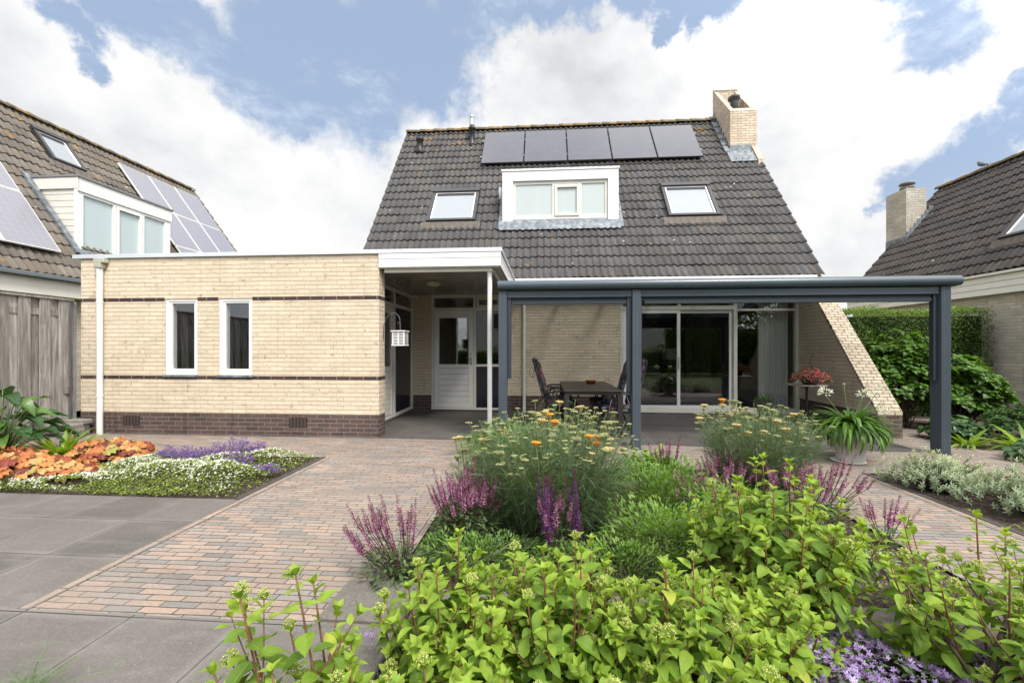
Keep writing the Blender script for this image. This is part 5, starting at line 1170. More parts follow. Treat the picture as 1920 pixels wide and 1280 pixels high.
# lime flower panicle (budding)
PAN = []
for j in range(3):
    s_ = Scatter(); random.seed(50+j)
    for i in range(150):
        z_ = rnd()**.8; r_ = .034*(1-z_)**.8+.006; a = ru(0,2*PI); rr = r_*math.sqrt(ru(.25,1))
        cl = (i*7 % 13); ca = cl*2.4; cr_ = .026*math.sqrt((cl+.4)/13); s_.put((math.cos(ca)*cr_+math.cos(a)*ru(0,.0075), math.sin(ca)*cr_+math.sin(a)*ru(0,.0075), .030*(1-(cr_/.026)**2)+.012+ru(-.006,.006)), (0,0,1), (1,0,0), ru(.0018,.0036), rnd())
    PAN.append(proto('flower_head', s_, oct_tpl(1,.9), ML_BUD))
def hydrangea(name, label, cx, cy, z0, h, r, nst, seed, lean=(0,0), flo=.45, ll=.085, group='lime green hydrangea shrubs in the front bed', bright=.0, dens=1., flat=.35, spread=1., bare=.22):
    random.seed(seed)
    t = thing(name, label, 'shrub', (cx,cy,z0), group)
    st = MB(); lf = Scatter(); heads = []; st2 = MB()
    for i in range(nst):
        a = 2*PI*(i*.618)+ru(-.4,.4); rr = r*math.sqrt((i+.6)/nst)*ru(.85,1.1)
        tip = V3(cx+math.cos(a)*rr+lean[0], cy+math.sin(a)*rr+lean[1], z0+h*(ru(.80,1.06))*(1-flat*(rr/r)**2))
        b0 = V3(cx+math.cos(a)*r*.12, cy+math.sin(a)*r*.12, z0-.02); mid = b0*.5+tip*.5+V3(math.cos(a)*rr*.18, math.sin(a)*rr*.18, -h*.08)
        main = bez(b0, mid, tip, 9); st.tube(main, [.0062*(1-.55*k/9) for k in range(10)], 5)
        shoots = [(main, 1.)]
        for f_ in range(random.choice((2,3,3,4))):
            k0 = random.randint(3,6); p0 = np.array(main[k0]); d_ = np.array(main[k0+1])-p0; d_ = d_/np.linalg.norm(d_)
            side = rdir(-.1,.5); e_ = p0+ (d_*.5+side*.75)*ru(.10,.24)*spread; e_[2] = max(e_[2], p0[2]+ru(.02,.12))
            sp = bez(p0, p0+(e_-p0)*.5+V3(0,0,-.01), e_+V3(0,0,ru(.02,.07)), 6); st2.tube(sp, [.0034*(1-.5*k/6) for k in range(7)], 4); shoots.append((sp, .8))
        for path, wt in shoots:
            pts = np.array(path); seg = np.linalg.norm(np.diff(pts, axis=0), axis=1); cum = np.concatenate([[0], np.cumsum(seg)]); Ls = cum[-1]
            s0 = Ls*(bare if wt == 1. else .06); s = s0; rot = ru(0,PI); 
            while s < Ls-.004:
                k = min(len(pts)-2, int(np.searchsorted(cum, s)-1)); k = max(k, 0); f_ = (s-cum[k])/max(seg[k],1e-6); p = pts[k]*(1-f_)+pts[k+1]*f_; ax = pts[k+1]-pts[k]; ax = ax/np.linalg.norm(ax)
                rem = (Ls-s); q_ = min(1, rem/.16); o1 = np.cross(ax, (.3,.1,.95)); o1 = o1/max(np.linalg.norm(o1),1e-6); o2 = np.cross(ax, o1)
                for sg in (0, PI):
                    if rnd() < .08: continue
                    an = rot+sg+ru(-.25,.25); out = o1*math.cos(an)+o2*math.sin(an)
                    d_ = out*(.6+.6*q_)+ax*(.95-.95*q_)+V3(0,0,.16-.22*q_)+rdir()*.16; L_ = ll*(.42+.62*q_**.7)*ru(.58,1.22)
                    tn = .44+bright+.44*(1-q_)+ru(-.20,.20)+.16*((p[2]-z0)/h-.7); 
                    if rnd() < .012: tn = 1.
                    else: tn = min(tn, .84)
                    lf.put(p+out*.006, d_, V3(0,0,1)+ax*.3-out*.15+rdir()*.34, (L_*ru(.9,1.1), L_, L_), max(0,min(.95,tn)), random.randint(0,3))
                rot += PI/2+ru(-.2,.2); s += (.022+.034*q_)*ru(.85,1.25)/dens
            p = pts[-1]; ax = pts[-1]-pts[-2]; ax = ax/np.linalg.norm(ax)
            for k in range(4):
                an = k*PI/2+rot; o1 = np.cross(ax,(1,.2,.1)); o1 /= np.linalg.norm(o1); o2 = np.cross(ax,o1); out = o1*math.cos(an)+o2*math.sin(an)
                lf.put(p, ax*1.1+out*.55, ax-out, ll*ru(.34,.56), max(0,min(.88,.80+ru(-.15,.14))), random.randint(0,3))
            if rnd() < flo*(1.2 if wt == 1 else .8): heads.append(((*(p+ax*.006),), ru(0,6), ru(-.25,.25), ru(.65,1.05)))
    obj('branches', st, M_BARK if nst > 40 else M_STEMR, t, smooth=True); obj('twigs', st2, M_STEMR, t, smooth=True)
    lf.build('foliage', TL, ML_LIME, t); copies(PAN, t, 'flower_head', heads[:100]); return t

HY = 'lime green hydrangea shrubs in the front bed'
hydrangea('hydrangea_shrub','upright hydrangea shoots leaning over the grey slabs, leftmost of the front shrubs',-.62,1.22,-.10,.76,.36,20,101,lean=(-.17,.0),flo=0.30,ll=0.086,flat=.75,bright=.10)
hydrangea('hydrangea_shrub','low lime hydrangea just right of the concrete bed corner',-.36,1.72,-.10,.66,.36,32,102,ll=0.091,flo=0.21,flat=.5,bright=.10)
hydrangea('hydrangea_shrub','dense lime hydrangea below the dark purple sage spikes',.08,1.78,-.10,.68,.38,34,103,ll=0.091,flo=0.24,flat=.5,bright=.08)
hydrangea('hydrangea_shrub','lime hydrangea right of the one below the purple spikes',.52,1.74,-.10,.62,.36,28,108,ll=0.091,flo=0.18,flat=.5,bright=.06)
hydrangea('hydrangea_shrub','lime hydrangea at the bottom edge, left of centre',-.26,1.18,-.10,.56,.36,26,109,ll=0.088,flo=0.24,flat=.7,bright=.10)
hydrangea('hydrangea_shrub','lime hydrangea at the bottom edge, in the middle',.16,1.10,-.10,.55,.30,17,110,ll=0.091,flo=0.21,flat=.7,bright=.08)
hydrangea('hydrangea_shrub','hydrangea at the bottom edge with a tall pale young shoot, right of centre',.52,1.12,-.10,.62,.22,11,104,ll=0.099,flo=0.12,bright=.05)
hydrangea('hydrangea_shrub','tall rounded hydrangea with bare dark stems in front of the right-hand yarrow',1.20,2.32,-.05,.82,.48,30,105,ll=0.091,flo=0.13,flat=.45,bright=.10)
hydrangea('hydrangea_shrub','spreading hydrangea with a thick brown trunk above the lavender flowers, at far right',1.86,1.90,-.10,.70,.54,26,106,ll=0.081,flo=0.27,flat=.30,bright=.12,bare=.45)
hydrangea('hydrangea_shrub','small hydrangea between the edging stones and the tall rounded one',.92,1.92,-.10,.46,.28,16,107,ll=0.086,flo=0.15,bright=.05)
t = bpy.data.objects['hydrangea_shrub.008'] if 'hydrangea_shrub.008' in bpy.data.objects else None
if t:
    q = MB(); q.tube(bez((1.62,1.72,-.12),(1.66,1.78,.10),(1.86,1.88,.30),8), [.017,.016,.015,.014,.013,.012,.010,.009,.008], 8); q.tube(bez((1.66,1.76,.03),(1.60,1.84,.2),(1.52,1.95,.36),6), [.010,.009,.008,.007,.006,.005,.004], 6); obj('trunk', q, M_BARK, t, smooth=True)

# yarrow heads
def corymb(seed, mat, rad=.045):
    random.seed(seed); s_ = Scatter(); st = MB()
    for c_ in range(11):
        a = c_*2.4; rr = rad*.85*math.sqrt((c_+.3)/11); cx_, cy_ = math.cos(a)*rr, math.sin(a)*rr; cr = rad*ru(.22,.36)
        for i in range(16):
            b = ru(0,6.3); q_ = math.sqrt(rnd())*cr; s_.put((cx_+math.cos(b)*q_, cy_+math.sin(b)*q_, ru(-.002,.003)-.18*rr*rr/rad+.004*(1-q_/cr)), (0,0,1), (1,0,0), ru(.0022,.0036), rnd())
        s_.put((cx_*.9,cy_*.9,-.008), (0,0,1),(1,0,0),(cr*.7,cr*.7,cr*.55),.15)
    for c_ in range(9):
        a = c_*2.4; rr = rad*.8*math.sqrt((c_+.3)/9); d_ = V3(math.cos(a)*rr, math.sin(a)*rr, -.006)
        s_.put((0,0,-.045), d_-V3(0,0,-.045), (0,1,0), (.0022,.026,.0022), .05, 1)
    return proto('flower_head', s_, [oct_tpl(1,.8), (np.array([(1,0,0),(-.5,0,.87),(-.5,0,-.87),(1,2,0),(-.5,2,.87),(-.5,2,-.87)]), [(0,1,4,3),(1,2,5,4),(2,0,3,5)], np.zeros((6,2)))], mat)
CPALE = [corymb(i, ML_CORP, r_) for i, r_ in ((1,.034),(2,.026),(3,.040))]; CPEACH = [corymb(5, ML_CORC, .038)]; COR = [corymb(7, ML_CORO, .034)]
TF = [fern_tpl(9,.26,.5), fern_tpl(9,.22,1.0), fern_tpl(8,.30,.2)]
def yarrow(label, cx, cy, h, rx, ry, nst, seed, orange, fr=1.):
    random.seed(seed); t = thing('yarrow_plant', label, 'plant', (cx,cy,0), 'tall yarrow clumps in the central bed')
    st = MB(); lf = Scatter(); pal = []; pea = []; orr = []
    for i in range(nst):
        a = i*2.39996+ru(-.3,.3); q_ = math.sqrt((i+.5)/nst); x_ = cx+math.cos(a)*q_*rx; y_ = cy+math.sin(a)*q_*ry
        b0 = V3(cx+(x_-cx)*.55, cy+(y_-cy)*.55, 0.); tip = V3(x_+ru(-.06,.06), y_+ru(-.06,.06), h*ru(.76,1.04)*(1-.20*q_**3))
        path = bez(b0, b0*.35+tip*.65+V3(-(x_-cx)*.12, -(y_-cy)*.12, .0), tip, 8); st.tube(path, [.0032*(1-.4*k/8) for k in range(9)], 4)
        pts = np.array(path)
        tgt = pal
        r_ = rnd()
        if r_ < .13: tgt = pea
        tgt.append(((*tip,), ru(0,6), ru(-.2,.2), ru(.7,1.15)))
        for b in range(random.choice((0,1,2))):          # side branches near the top
            k = random.randint(5,7); p0 = pts[k]; e_ = p0+V3(ru(-.07,.07),ru(-.07,.07),ru(.05,.12)); st.tube(bez(p0,(p0+e_)/2+V3(0,0,-.02),e_,3), .0018, 3)
            pal.append(((*e_,), ru(0,6), ru(-.3,.3), ru(.40,.75)))
        for k in np.linspace(.06,.95,21):
            ii = int(k*8); ff = k*8-ii; p = pts[min(ii,8)]*(1-ff)+pts[min(ii+1,8)]*ff; d_ = rdir(.05,.75); L_ = (.165-.095*k)*ru(.8,1.25)
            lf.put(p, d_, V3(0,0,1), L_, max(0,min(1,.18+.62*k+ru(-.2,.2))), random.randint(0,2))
    for i in range(int(2600*fr)):
        a = ru(0,2*PI); q_ = math.sqrt(rnd())*1.02; z_ = rnd()**1.0*h*.80*(1-.35*q_**2); d_ = V3(math.cos(a)*ru(.1,.9), math.sin(a)*ru(.1,.9), ru(.1,1.0))
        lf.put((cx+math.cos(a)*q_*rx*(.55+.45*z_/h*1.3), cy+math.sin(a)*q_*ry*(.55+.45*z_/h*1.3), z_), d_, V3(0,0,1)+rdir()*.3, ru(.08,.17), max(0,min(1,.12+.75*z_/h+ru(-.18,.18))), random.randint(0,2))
    for (x_, y_, z_) in orange: orr.append(((x_,y_,z_), ru(0,6), ru(-.1,.1), ru(.9,1.2))); st.tube([(x_+ru(-.04,.04),y_,z_-.4),(x_,y_,z_-.01)], .0026, 4)
    obj('stems', st, M_STEMG, t, smooth=True); lf.build('foliage', TF, ML_YAR, t, smooth=False)
    random.shuffle(pal); obj_n = 0
    pal = pal[:int(len(pal)*.62)]; copies(CPALE, t, 'flower_head', pal[:82]); copies(CPEACH, t, 'flower_head', pea[:12]); copies(COR, t, 'flower_head', orr)
    if len(pal) > 82:     # the rest of the small heads as one part
        s_ = Scatter()
        for (p, rz, tl, sc) in pal[82:]:
            for c_ in range(22): a = ru(0,6.3); q_ = math.sqrt(rnd())*.026*sc; s_.put((p[0]+math.cos(a)*q_, p[1]+math.sin(a)*q_, p[2]+ru(-.003,.003)), (0,0,1), (1,0,0), (.0055,.0055,.004), rnd())
        s_.build('flower_heads', oct_tpl(1,.8), ML_CORP, t, kind='stuff')
    return t
yarrow('big yarrow clump in front of the garden table, pale heads with a few orange ones', .04, 3.30, .93, .66, .62, 175, 201,
       [(.36,3.02,.76),(.31,3.0,.765),(.35,2.98,.72),(-.06,2.9,.735),(.03,3.2,.88),(.07,3.2,.83)], 1.9)
yarrow('right-hand yarrow clump with yellow-peach heads in front of the patio door', 2.02, 4.25, .86, .60, .48, 115, 202, [(1.62,4.1,.90)], 1.2)
yarrow('sparse yarrow stems at the left edge of the big clump, over the brick path', -.60, 3.55, .72, .22, .22, 16, 203, [], .12)

# sage spikes
def spike_proto(seed, mat, L_=.16, wid=.0155, n=15, loose=1.):
    random.seed(seed); s_ = Scatter()
    for i in range(n):
        k = i/n; z_ = L_*k; r_ = wid*(1-.55*k**1.5)*loose
        for j in range(7):
            a = 2*PI*j/7+i*1.1+ru(-.2,.2); out = V3(math.cos(a), math.sin(a), ru(.1,.7)); tt = .72+ru(-.2,.28) if (k < .8 and rnd() < .58) else .12+ru(0,.3)
            s_.put((math.cos(a)*r_*.4, math.sin(a)*r_*.4, z_+ru(-.003,.003)), out, (0,0,1), (r_*ru(.55,.95), r_*ru(.8,1.35), r_*.7), tt, random.randint(0,1))
    return proto('flower_spike', s_, [leaf_tpl(2,.9,.3,.3,.55,m=1), oct_tpl(.5,.6)], mat)
SPK = [spike_proto(i, ML_PINK, L_) for i, L_ in ((1,.15),(2,.12),(3,.18))]
SPD = [spike_proto(5, ML_DPUR, .46, .020, 44), spike_proto(6, ML_DPUR, .38, .019, 36)]
def salvia(label, cx, cy, r, h, n, seed, protos=SPK, lean=(0,0), leafn=260, fol=.22, stem=None, group='pink sage plants in the central bed', upright=1., nm='sage_plant', sL=1.):
    random.seed(seed); t = thing(nm, label, 'plant', (cx,cy,0), group); st = MB(); lf = Scatter(); hd = []
    for i in range(n):
        a = i*2.4; q_ = math.sqrt((i+.5)/n); x_ = cx+math.cos(a)*q_*r+lean[0]*ru(.5,1.2); y_ = cy+math.sin(a)*q_*r+lean[1]; z_ = h*ru(.55,.82)*(1-.22*q_**2)
        b0 = V3(cx+math.cos(a)*q_*r*.3, cy+math.sin(a)*q_*r*.3, 0); tip = V3(x_,y_,z_); path = bez(b0, b0*.5+tip*.5+V3(0,0,.02), tip, 5); st.tube(path+[tuple(tip+V3((x_-cx)*.18,(y_-cy)*.18,.10))], .0024, 4)
        d_ = np.array(path[-1])-np.array(path[-2]); tl = math.atan2(math.hypot(d_[0],d_[1]), d_[2])*.7; rz = math.atan2(d_[1],d_[0])-PI/2
        hd.append(((*tip,), rz, -tl, ru(.8,1.15)*sL))
        for k in np.linspace(.15,.9,6):
            p = np.array(path[int(k*5)]); 
            for sg in (-1,1): lf.put(p, V3(sg*ru(.5,1), ru(-1,1), ru(0,.5)), (0,0,1), ru(.025,.05)*(1.2-k*.5), .4+ru(-.25,.3), random.randint(0,2))
    for i in range(leafn):
        a = ru(0,6.3); q_ = math.sqrt(rnd())*r*1.05; z_ = rnd()*fol*(1-.5*(q_/r)**2); lf.put((cx+math.cos(a)*q_, cy+math.sin(a)*q_, z_), V3(math.cos(a)*.6, math.sin(a)*.6, ru(-.1,.9))+rdir()*.5, (0,0,1), ru(.03,.065), .1+.7*z_/fol+ru(-.15,.25), random.randint(0,2))
    obj('stems', st, stem or M_STEMP, t, smooth=True); lf.build('foliage', TS, ML_SALV, t); copies(protos, t, 'flower_spike', hd[:100]); return t
salvia('dense pink sage clump at the left corner of the big yarrow', -.56, 3.02, .22, .50, 60, 301, leafn=800, fol=.30)
salvia('pink sage sprawling over the brick path beside the grey bed corner', -.86, 2.52, .20, .38, 30, 302, lean=(-.14,.02), leafn=320, fol=.18)
salvia('pink sage in front of the right-hand yarrow, left of its base', 1.62, 4.02, .24, .42, 30, 303, leafn=260)
salvia('thin pink sage rising behind the pale green leafy clump', 1.24, 4.55, .16, .44, 12, 304, leafn=120)
salvia('pink sage under the right-hand yarrow, beside the right path', 2.02, 3.62, .24, .40, 30, 305, leafn=420, fol=.22)
salvia('loose pink sage leaning over the right brick path', 2.28, 3.75, .22, .46, 16, 306, lean=(.12,-.02), leafn=140, fol=.2)
salvia('short row of pink sage spikes on the right path edge', 2.36, 3.20, .14, .26, 9, 307, leafn=40, fol=.10)
salvia('pink sage poking up between the central hydrangea and yarrow', 1.30, 3.55, .26, .36, 26, 308, leafn=300, fol=.2)
salvia('tall dark purple sage spike leaning in front of the yarrow', .225, 2.66, .02, .36, 2, 310, SPD, lean=(-.03,.0), leafn=30, fol=.15, group='dark purple sage plants in the central bed', sL=1.05)
salvia('pair of dark purple sage spikes left of the tallest one', .03, 2.70, .05, .32, 4, 311, SPD, lean=(-.02,0), leafn=60, fol=.15, group='dark purple sage plants in the central bed')
salvia('pink sage between the purple spikes and the yarrow foliage', .06, 2.72, .12, .50, 8, 312, leafn=80, fol=.15)

# leafy fillers of the central bed
def mound(name, label, cat, cx, cy, rx, ry, h, n, L_, mat, tpls, seed, group=None, up=.4, z0=0., tpow=1., tmin=.1, tmax=.8, stems=None, wl=1.):
    random.seed(seed); t = thing(name, label, cat, (cx,cy,z0), group); lf = Scatter(); st = MB()
    for i in range(n):
        a = ru(0,6.3); q_ = math.sqrt(rnd()); sh = math.sqrt(max(0,1-q_*q_*.92)); lump = 1+.16*math.sin(a*3+seed)+.12*math.sin(a*7+q_*5)
        z_ = sh*rnd()**.45; x_ = cx+math.cos(a)*q_*rx*lump; y_ = cy+math.sin(a)*q_*ry*lump
        d_ = V3(math.cos(a)*(.3+q_), math.sin(a)*(.3+q_), up+ru(-.4,.5))+rdir()*.45
        l_ = L_*ru(.6,1.15); lf.put((x_,y_,z0+z_*h*lump), d_, V3(0,0,1)+rdir()*.35, (l_*wl,l_,l_), max(0,min(1,tmin+(tmax-tmin)*(z_**tpow)+ru(-.16,.2))), random.randint(0,9))
    for i in range(stems or 12):
        a = ru(0,6.3); q_ = ru(.2,.9); st.tube([(cx+math.cos(a)*.05*rx,cy+math.sin(a)*.05*ry,z0-.02),(cx+math.cos(a)*q_*rx*.6,cy+math.sin(a)*q_*ry*.6,z0+h*.5),(cx+math.cos(a)*q_*rx,cy+math.sin(a)*q_*ry,z0+h*.9*math.sqrt(1-q_*q_*.9))], [.006,.004,.0025], 5)
    obj('stems', st, M_STEMG, t, smooth=True); lf.build('foliage', tpls, mat, t); return t
mound('leafy_perennial','pale green leafy clump right of the middle canopy post','plant',1.16,4.72,.30,.22,.24,520,.075,ML_HERB,TL,401,tmin=.4,tmax=1.)
mound('leafy_perennial','soft green plants between the two yarrow clumps','plant',1.02,3.75,.52,.58,.36,3000,.048,ML_HERB,TS,402,tmin=.05,tmax=.70,up=1.2)
mound('leafy_perennial','soft green narrow-leaved plants below the big yarrow, right side','plant',.78,2.85,.46,.38,.34,2800,.042,ML_HERB,TS,403,tmin=.25,tmax=.8,up=1.1)
mound('leafy_perennial','low grey-green plants at the foot of the big yarrow','plant',-.22,2.76,.52,.24,.13,900,.036,ML_SALV,TS,404,tmin=.2,tmax=.8,up=.6)
mound('leafy_perennial','low mixed green growth in front of the pink sage at the left of the bed','plant',-.42,2.66,.44,.20,.18,1100,.038,ML_HERB,TS,409,tmin=.1,tmax=.6,up=.9)
mound('leafy_perennial','green growth behind the tall rounded hydrangea, beside the yarrow','plant',1.35,3.2,.48,.42,.34,2000,.046,ML_HERB,TS,410,tmin=.1,tmax=.65,up=.9)
mound('leafy_perennial','low green growth directly behind the edging stones, in the middle','plant',.45,2.60,.60,.17,.20,1300,.038,ML_HERB,TS,411,tmin=.1,tmax=.7,up=.9)
mound('leafy_perennial','small grey-green tuft on the bare soil by the right path','plant',2.0,2.85,.14,.12,.12,160,.045,ML_SILV,TS,405)
mound('spurge_plant','dark narrow-leaved spurge at the right end of the front bed','plant',2.62,1.95,.34,.40,.36,700,.075,ML_DARK,TS,406,tmin=.3,tmax=1.,up=.7)

# lavender bellflowers in the front bed (ground cover)
def carpet(name, label, cat, pts_fn, n, leaf_n, z_fn, lmat, fmat, ftpl, fs, seed, fdens=None, leafs=.02):
    random.seed(seed); t = thing(name, label, cat, (0,0,0)); t['kind'] = 'stuff'
    lf = Scatter(); fl = Scatter()
    for i in range(leaf_n):
        x_, y_ = pts_fn(); z_ = z_fn(x_,y_)
        lf.put((x_,y_,z_+ru(-.02,.006)), rdir(-.1,.8), V3(0,0,1)+rdir()*.4, leafs*ru(.6,1.3), rnd()*.9, random.randint(0,1))
    for i in range(n):
        x_, y_ = pts_fn()
        if fdens and rnd() > fdens(x_,y_): continue
        z_ = z_fn(x_,y_); d_ = rdir(.2,1.); fl.put((x_,y_,z_+ru(.0,.02)), (1,0,0) if abs(d_[0]) < .9 else (0,1,0), d_, fs*ru(.7,1.25), rnd())
    c = t.location
    lf.build('foliage', TR, lmat, t, kind='stuff'); fl.build('flowers', ftpl, fmat, t, smooth=False, kind='stuff'); return t
def bell_pts():
    while True:
        x_ = ru(-.85,2.40); y_ = ru(.9,2.06)
        d_ = .5+.5*math.sin(x_*4.1+1)*math.sin(y_*5.3+.4)
        if rnd() < (.45+.55*d_)*(1. if x_ > .55 else .6): return x_, y_
def bell_z(x_, y_): return -.06+sm(.6,1.0,x_)*.10+.05*(.5+.5*math.sin(x_*6+1)*math.sin(y_*7))+.02*math.sin(x_*17+y_*11)
carpet('bellflower_carpet','carpet of small lavender bellflowers under the front hydrangeas','ground cover',bell_pts,11000,8000,bell_z,ML_SALV,ML_LAV,petals_tpl(5,1.,.3,.42),.0125,501,leafs=.026)

def weed_pts():
    while True:
        if rnd() < .55: x_, y_ = ru(-.85,2.42), ru(2.45,5.0)
        else: x_, y_ = ru(-7.4,-2.82), ru(3.72,5.2)
        if rnd() < .25+.75*(math.sin(x_*5.1+y_*2)*math.sin(y_*6.3-x_) > .0): return x_, y_
random.seed(444); wd_ = Scatter()
for i in range(9000):
    x_, y_ = weed_pts(); wd_.put((x_,y_,ru(.004,.03)), rdir(0,.6), V3(0,0,1)+rdir()*.4, ru(.012,.032), ru(.1,.8), i % 2)
wd_.build('ground_weeds', TR, ML_GC, None, label='scattered small weeds and moss on the bare soil of the beds', cat='ground cover', kind='stuff')
# ---------------------------------------------------------------- left bed
WM = [(-4.6,3.95,.55,.28,.05),(-3.9,4.30,.50,.30,.10),(-3.25,4.12,.42,.33,.13),(-3.25,4.92,.42,.30,.10),(-4.55,4.65,.50,.40,.07),(-5.6,3.9,.7,.25,.04),(-3.7,4.7,.3,.2,.08)]
def wz(x_, y_): return .012+sum(1.5*h_*math.exp(-(((x_-a)/rx)**2+((y_-b)/ry)**2)*1.3) for a,b,rx,ry,h_ in WM)+.008*math.sin(x_*19)*math.sin(y_*23)
def wpts():
    while True:
        x_ = ru(-6.6,-2.84); y_ = ru(3.72,5.20)
        if x_ > -2.90 and y_ < 4.75 and rnd() < .7: continue
        if -3.0 < x_ and rnd() < .5: continue
        if (x_+4.62)**2/.05+(y_-3.84)**2/.006 < 1: continue
        return x_, y_
def wd(x_, y_): 
    f_ = sum(math.exp(-(((x_-a)/rx)**2+((y_-b)/ry)**2)*1.1) for a,b,rx,ry,h_ in WM); bare = math.exp(-(((x_+3.95)/.42)**2+((y_-3.86)/.16)**2))
    return max(0, min(1, (f_*1.15-.15-bare)*(.25+1.15*(.5+.5*math.sin(x_*9+y_*4)*math.sin(y_*11-x_*3)))))
carpet('rockcress_carpet','carpet of tiny white flowers over green cushions in the left bed','ground cover',wpts,12500,30000,wz,ML_GC,ML_WFL,petals_tpl(4,1.,.2,.6),.0100,502,wd,.021)
def pur(label, cx, cy, rx, ry, h, n, seed):
    x0s = seed
    random.seed(seed); t = thing('bellflower_clump', label, 'plant', (cx,cy,0), 'violet bellflower clumps in the left bed'); fl = Scatter(); lf = Scatter(); st = MB()
    for i in range(n):
        a = ru(0,6.3); q_ = math.sqrt(rnd()); z_ = h*(1-.6*q_*q_)*ru(.15,1.15)*(.75+.4*math.sin(x0s+q_*9+a*3)); x_ = cx+math.cos(a)*q_*rx; y_ = cy+math.sin(a)*q_*ry; d_ = rdir(0,1)
        fl.put((x_,y_,wz(x_,y_)+z_), (1,0,0) if abs(d_[0]) < .9 else (0,1,0), d_, ru(.007,.014), rnd())
        if i % 2 == 0: lf.put((x_,y_,wz(x_,y_)+z_*ru(.2,.8)), rdir(), (0,0,1), ru(.015,.03), rnd()*.6, i)
        if i % 16 == 0: st.tube([(x_,y_,0),(x_+ru(-.03,.03),y_,wz(x_,y_)+z_+.04)], .0014, 3); fl.put((x_,y_,wz(x_,y_)+z_+.04), (1,0,0), rdir(), .012, rnd())
    obj('stems', st, M_STEMG, t); lf.build('foliage', TR, ML_GC, t); fl.build('flowers', petals_tpl(5,1.,.35,.45), ML_PUR, t, smooth=False); return t
pur('violet bellflowers at the left, next to the amber leaves', -4.20,4.82,.38,.22,.13,1500,601)
pur('largest violet bellflower clump, at the back centre of the left bed', -3.78,5.00,.40,.20,.20,1700,602)
pur('small violet bellflower patch nearest the brick path', -2.98,4.42,.16,.14,.07,240,603)
pur('small violet bellflower patch among the white flowers', -3.45,4.62,.18,.12,.09,260,604)
def heuchera(label, cx, cy, rx, ry, h, n, seed):
    random.seed(seed); t = thing('coral_bells', label, 'plant', (cx,cy,0), 'amber leaved coral bells in the left bed'); lf = Scatter(); st = MB()
    for i in range(n):
        a = i*2.4+ru(-.5,.5); q_ = math.sqrt((i+.5)/n); x_ = cx+math.cos(a)*q_*rx; y_ = cy+math.sin(a)*q_*ry; z_ = h*(1-.55*q_**2.2)*ru(.55,1.25)+.05
        L_ = ru(.060,.155); out = V3(math.cos(a)*(.25+q_), math.sin(a)*(.25+q_)-.25, 0); tl_ = ru(.35,1.0)
        lf.put((x_,y_,z_), out*.8+V3(0,0,-tl_)+rdir()*.3, out*.9+V3(0,-.35,.75)+rdir()*.3, L_, max(0,min(1,ru(.05,1.05))), random.randint(0,2))
        if i % 4 == 0: st.tube([(cx+(x_-cx)*.3,cy+(y_-cy)*.3,0),(x_,y_,z_)], .0025, 4)
    obj('stems', st, M_STEMR, t, smooth=True); lf.build('foliage', [lobed_tpl(7,.55,.16,.35), lobed_tpl(5,.55,.22,.42), lobed_tpl(7,.5,.12,.3)], ML_HEU, t); return t
heuchera('large drift of amber and red coral bells at the left edge of the bed', -5.70,4.12,.62,.32,.24,330,701)
heuchera('smaller mound of orange coral bells behind the white flowers', -5.28,4.88,.44,.26,.20,210,702)
heuchera('front-left tuft of rusty coral bells against the driveway slabs', -5.05,4.20,.24,.18,.13,50,703)
# big glossy leaves by the fence
def bigleaf(label, cx, cy, n, seed, L0=.26, h=.62, tpls=None, mat=None, cat='plant', nm='arum_lily', rr=.42, wl=1.):
    random.seed(seed); t = thing(nm, label, cat, (cx,cy,0)); lf = Scatter(); st = MB()
    for i in range(n):
        a = i*2.4+ru(-.3,.3); q_ = math.sqrt((i+.5)/n); z_ = h*(1.05-.75*q_)*ru(.8,1.1); x_ = cx+math.cos(a)*q_*rr; y_ = cy+math.sin(a)*q_*rr
        st.tube([(cx,cy,0),(cx+(x_-cx)*.5,cy+(y_-cy)*.5,z_*.7),(x_,y_,z_)], [.009,.007,.004], 6)
        L_ = L0*ru(.75,1.15); lf.put((x_,y_,z_), V3(math.cos(a),math.sin(a),ru(-.25,.35)), V3(0,0,1)+rdir()*.3, (L_*wl,L_,L_), max(0,min(1,.5+ru(-.45,.5))), random.randint(0,2))
    obj('stems', st, M_STEMG, t, smooth=True); lf.build('foliage', tpls or [leaf_tpl(8,.62,.22,.5,.34,wave=.2,m=3), leaf_tpl(8,.55,.3,.8,.34,wave=.15,m=3), leaf_tpl(8,.66,.15,.3,.36,wave=.25,m=3)], mat or ML_GLOSS, t); return t
t = bigleaf('large glossy arum leaves against the wooden fence at far left', -6.72,4.86,60,801,.30,.88,rr=.46)
q = MB(); q.lathe([(.008,0),(.02,.03),(.045,.075),(.06,.10),(.055,.101),(.03,.07),(.006,.01)], (-6.62,4.55,1.02), 16); obj('flower', q, plain('white_spathe', (.80,.80,.76), .5), t, smooth=True)
q = MB(); q.tube([(-6.8,4.75,.1),(-6.7,4.6,.7),(-6.62,4.55,1.03)], .006, 6); obj('flower_stalk', q, M_STEMG, t, smooth=True)
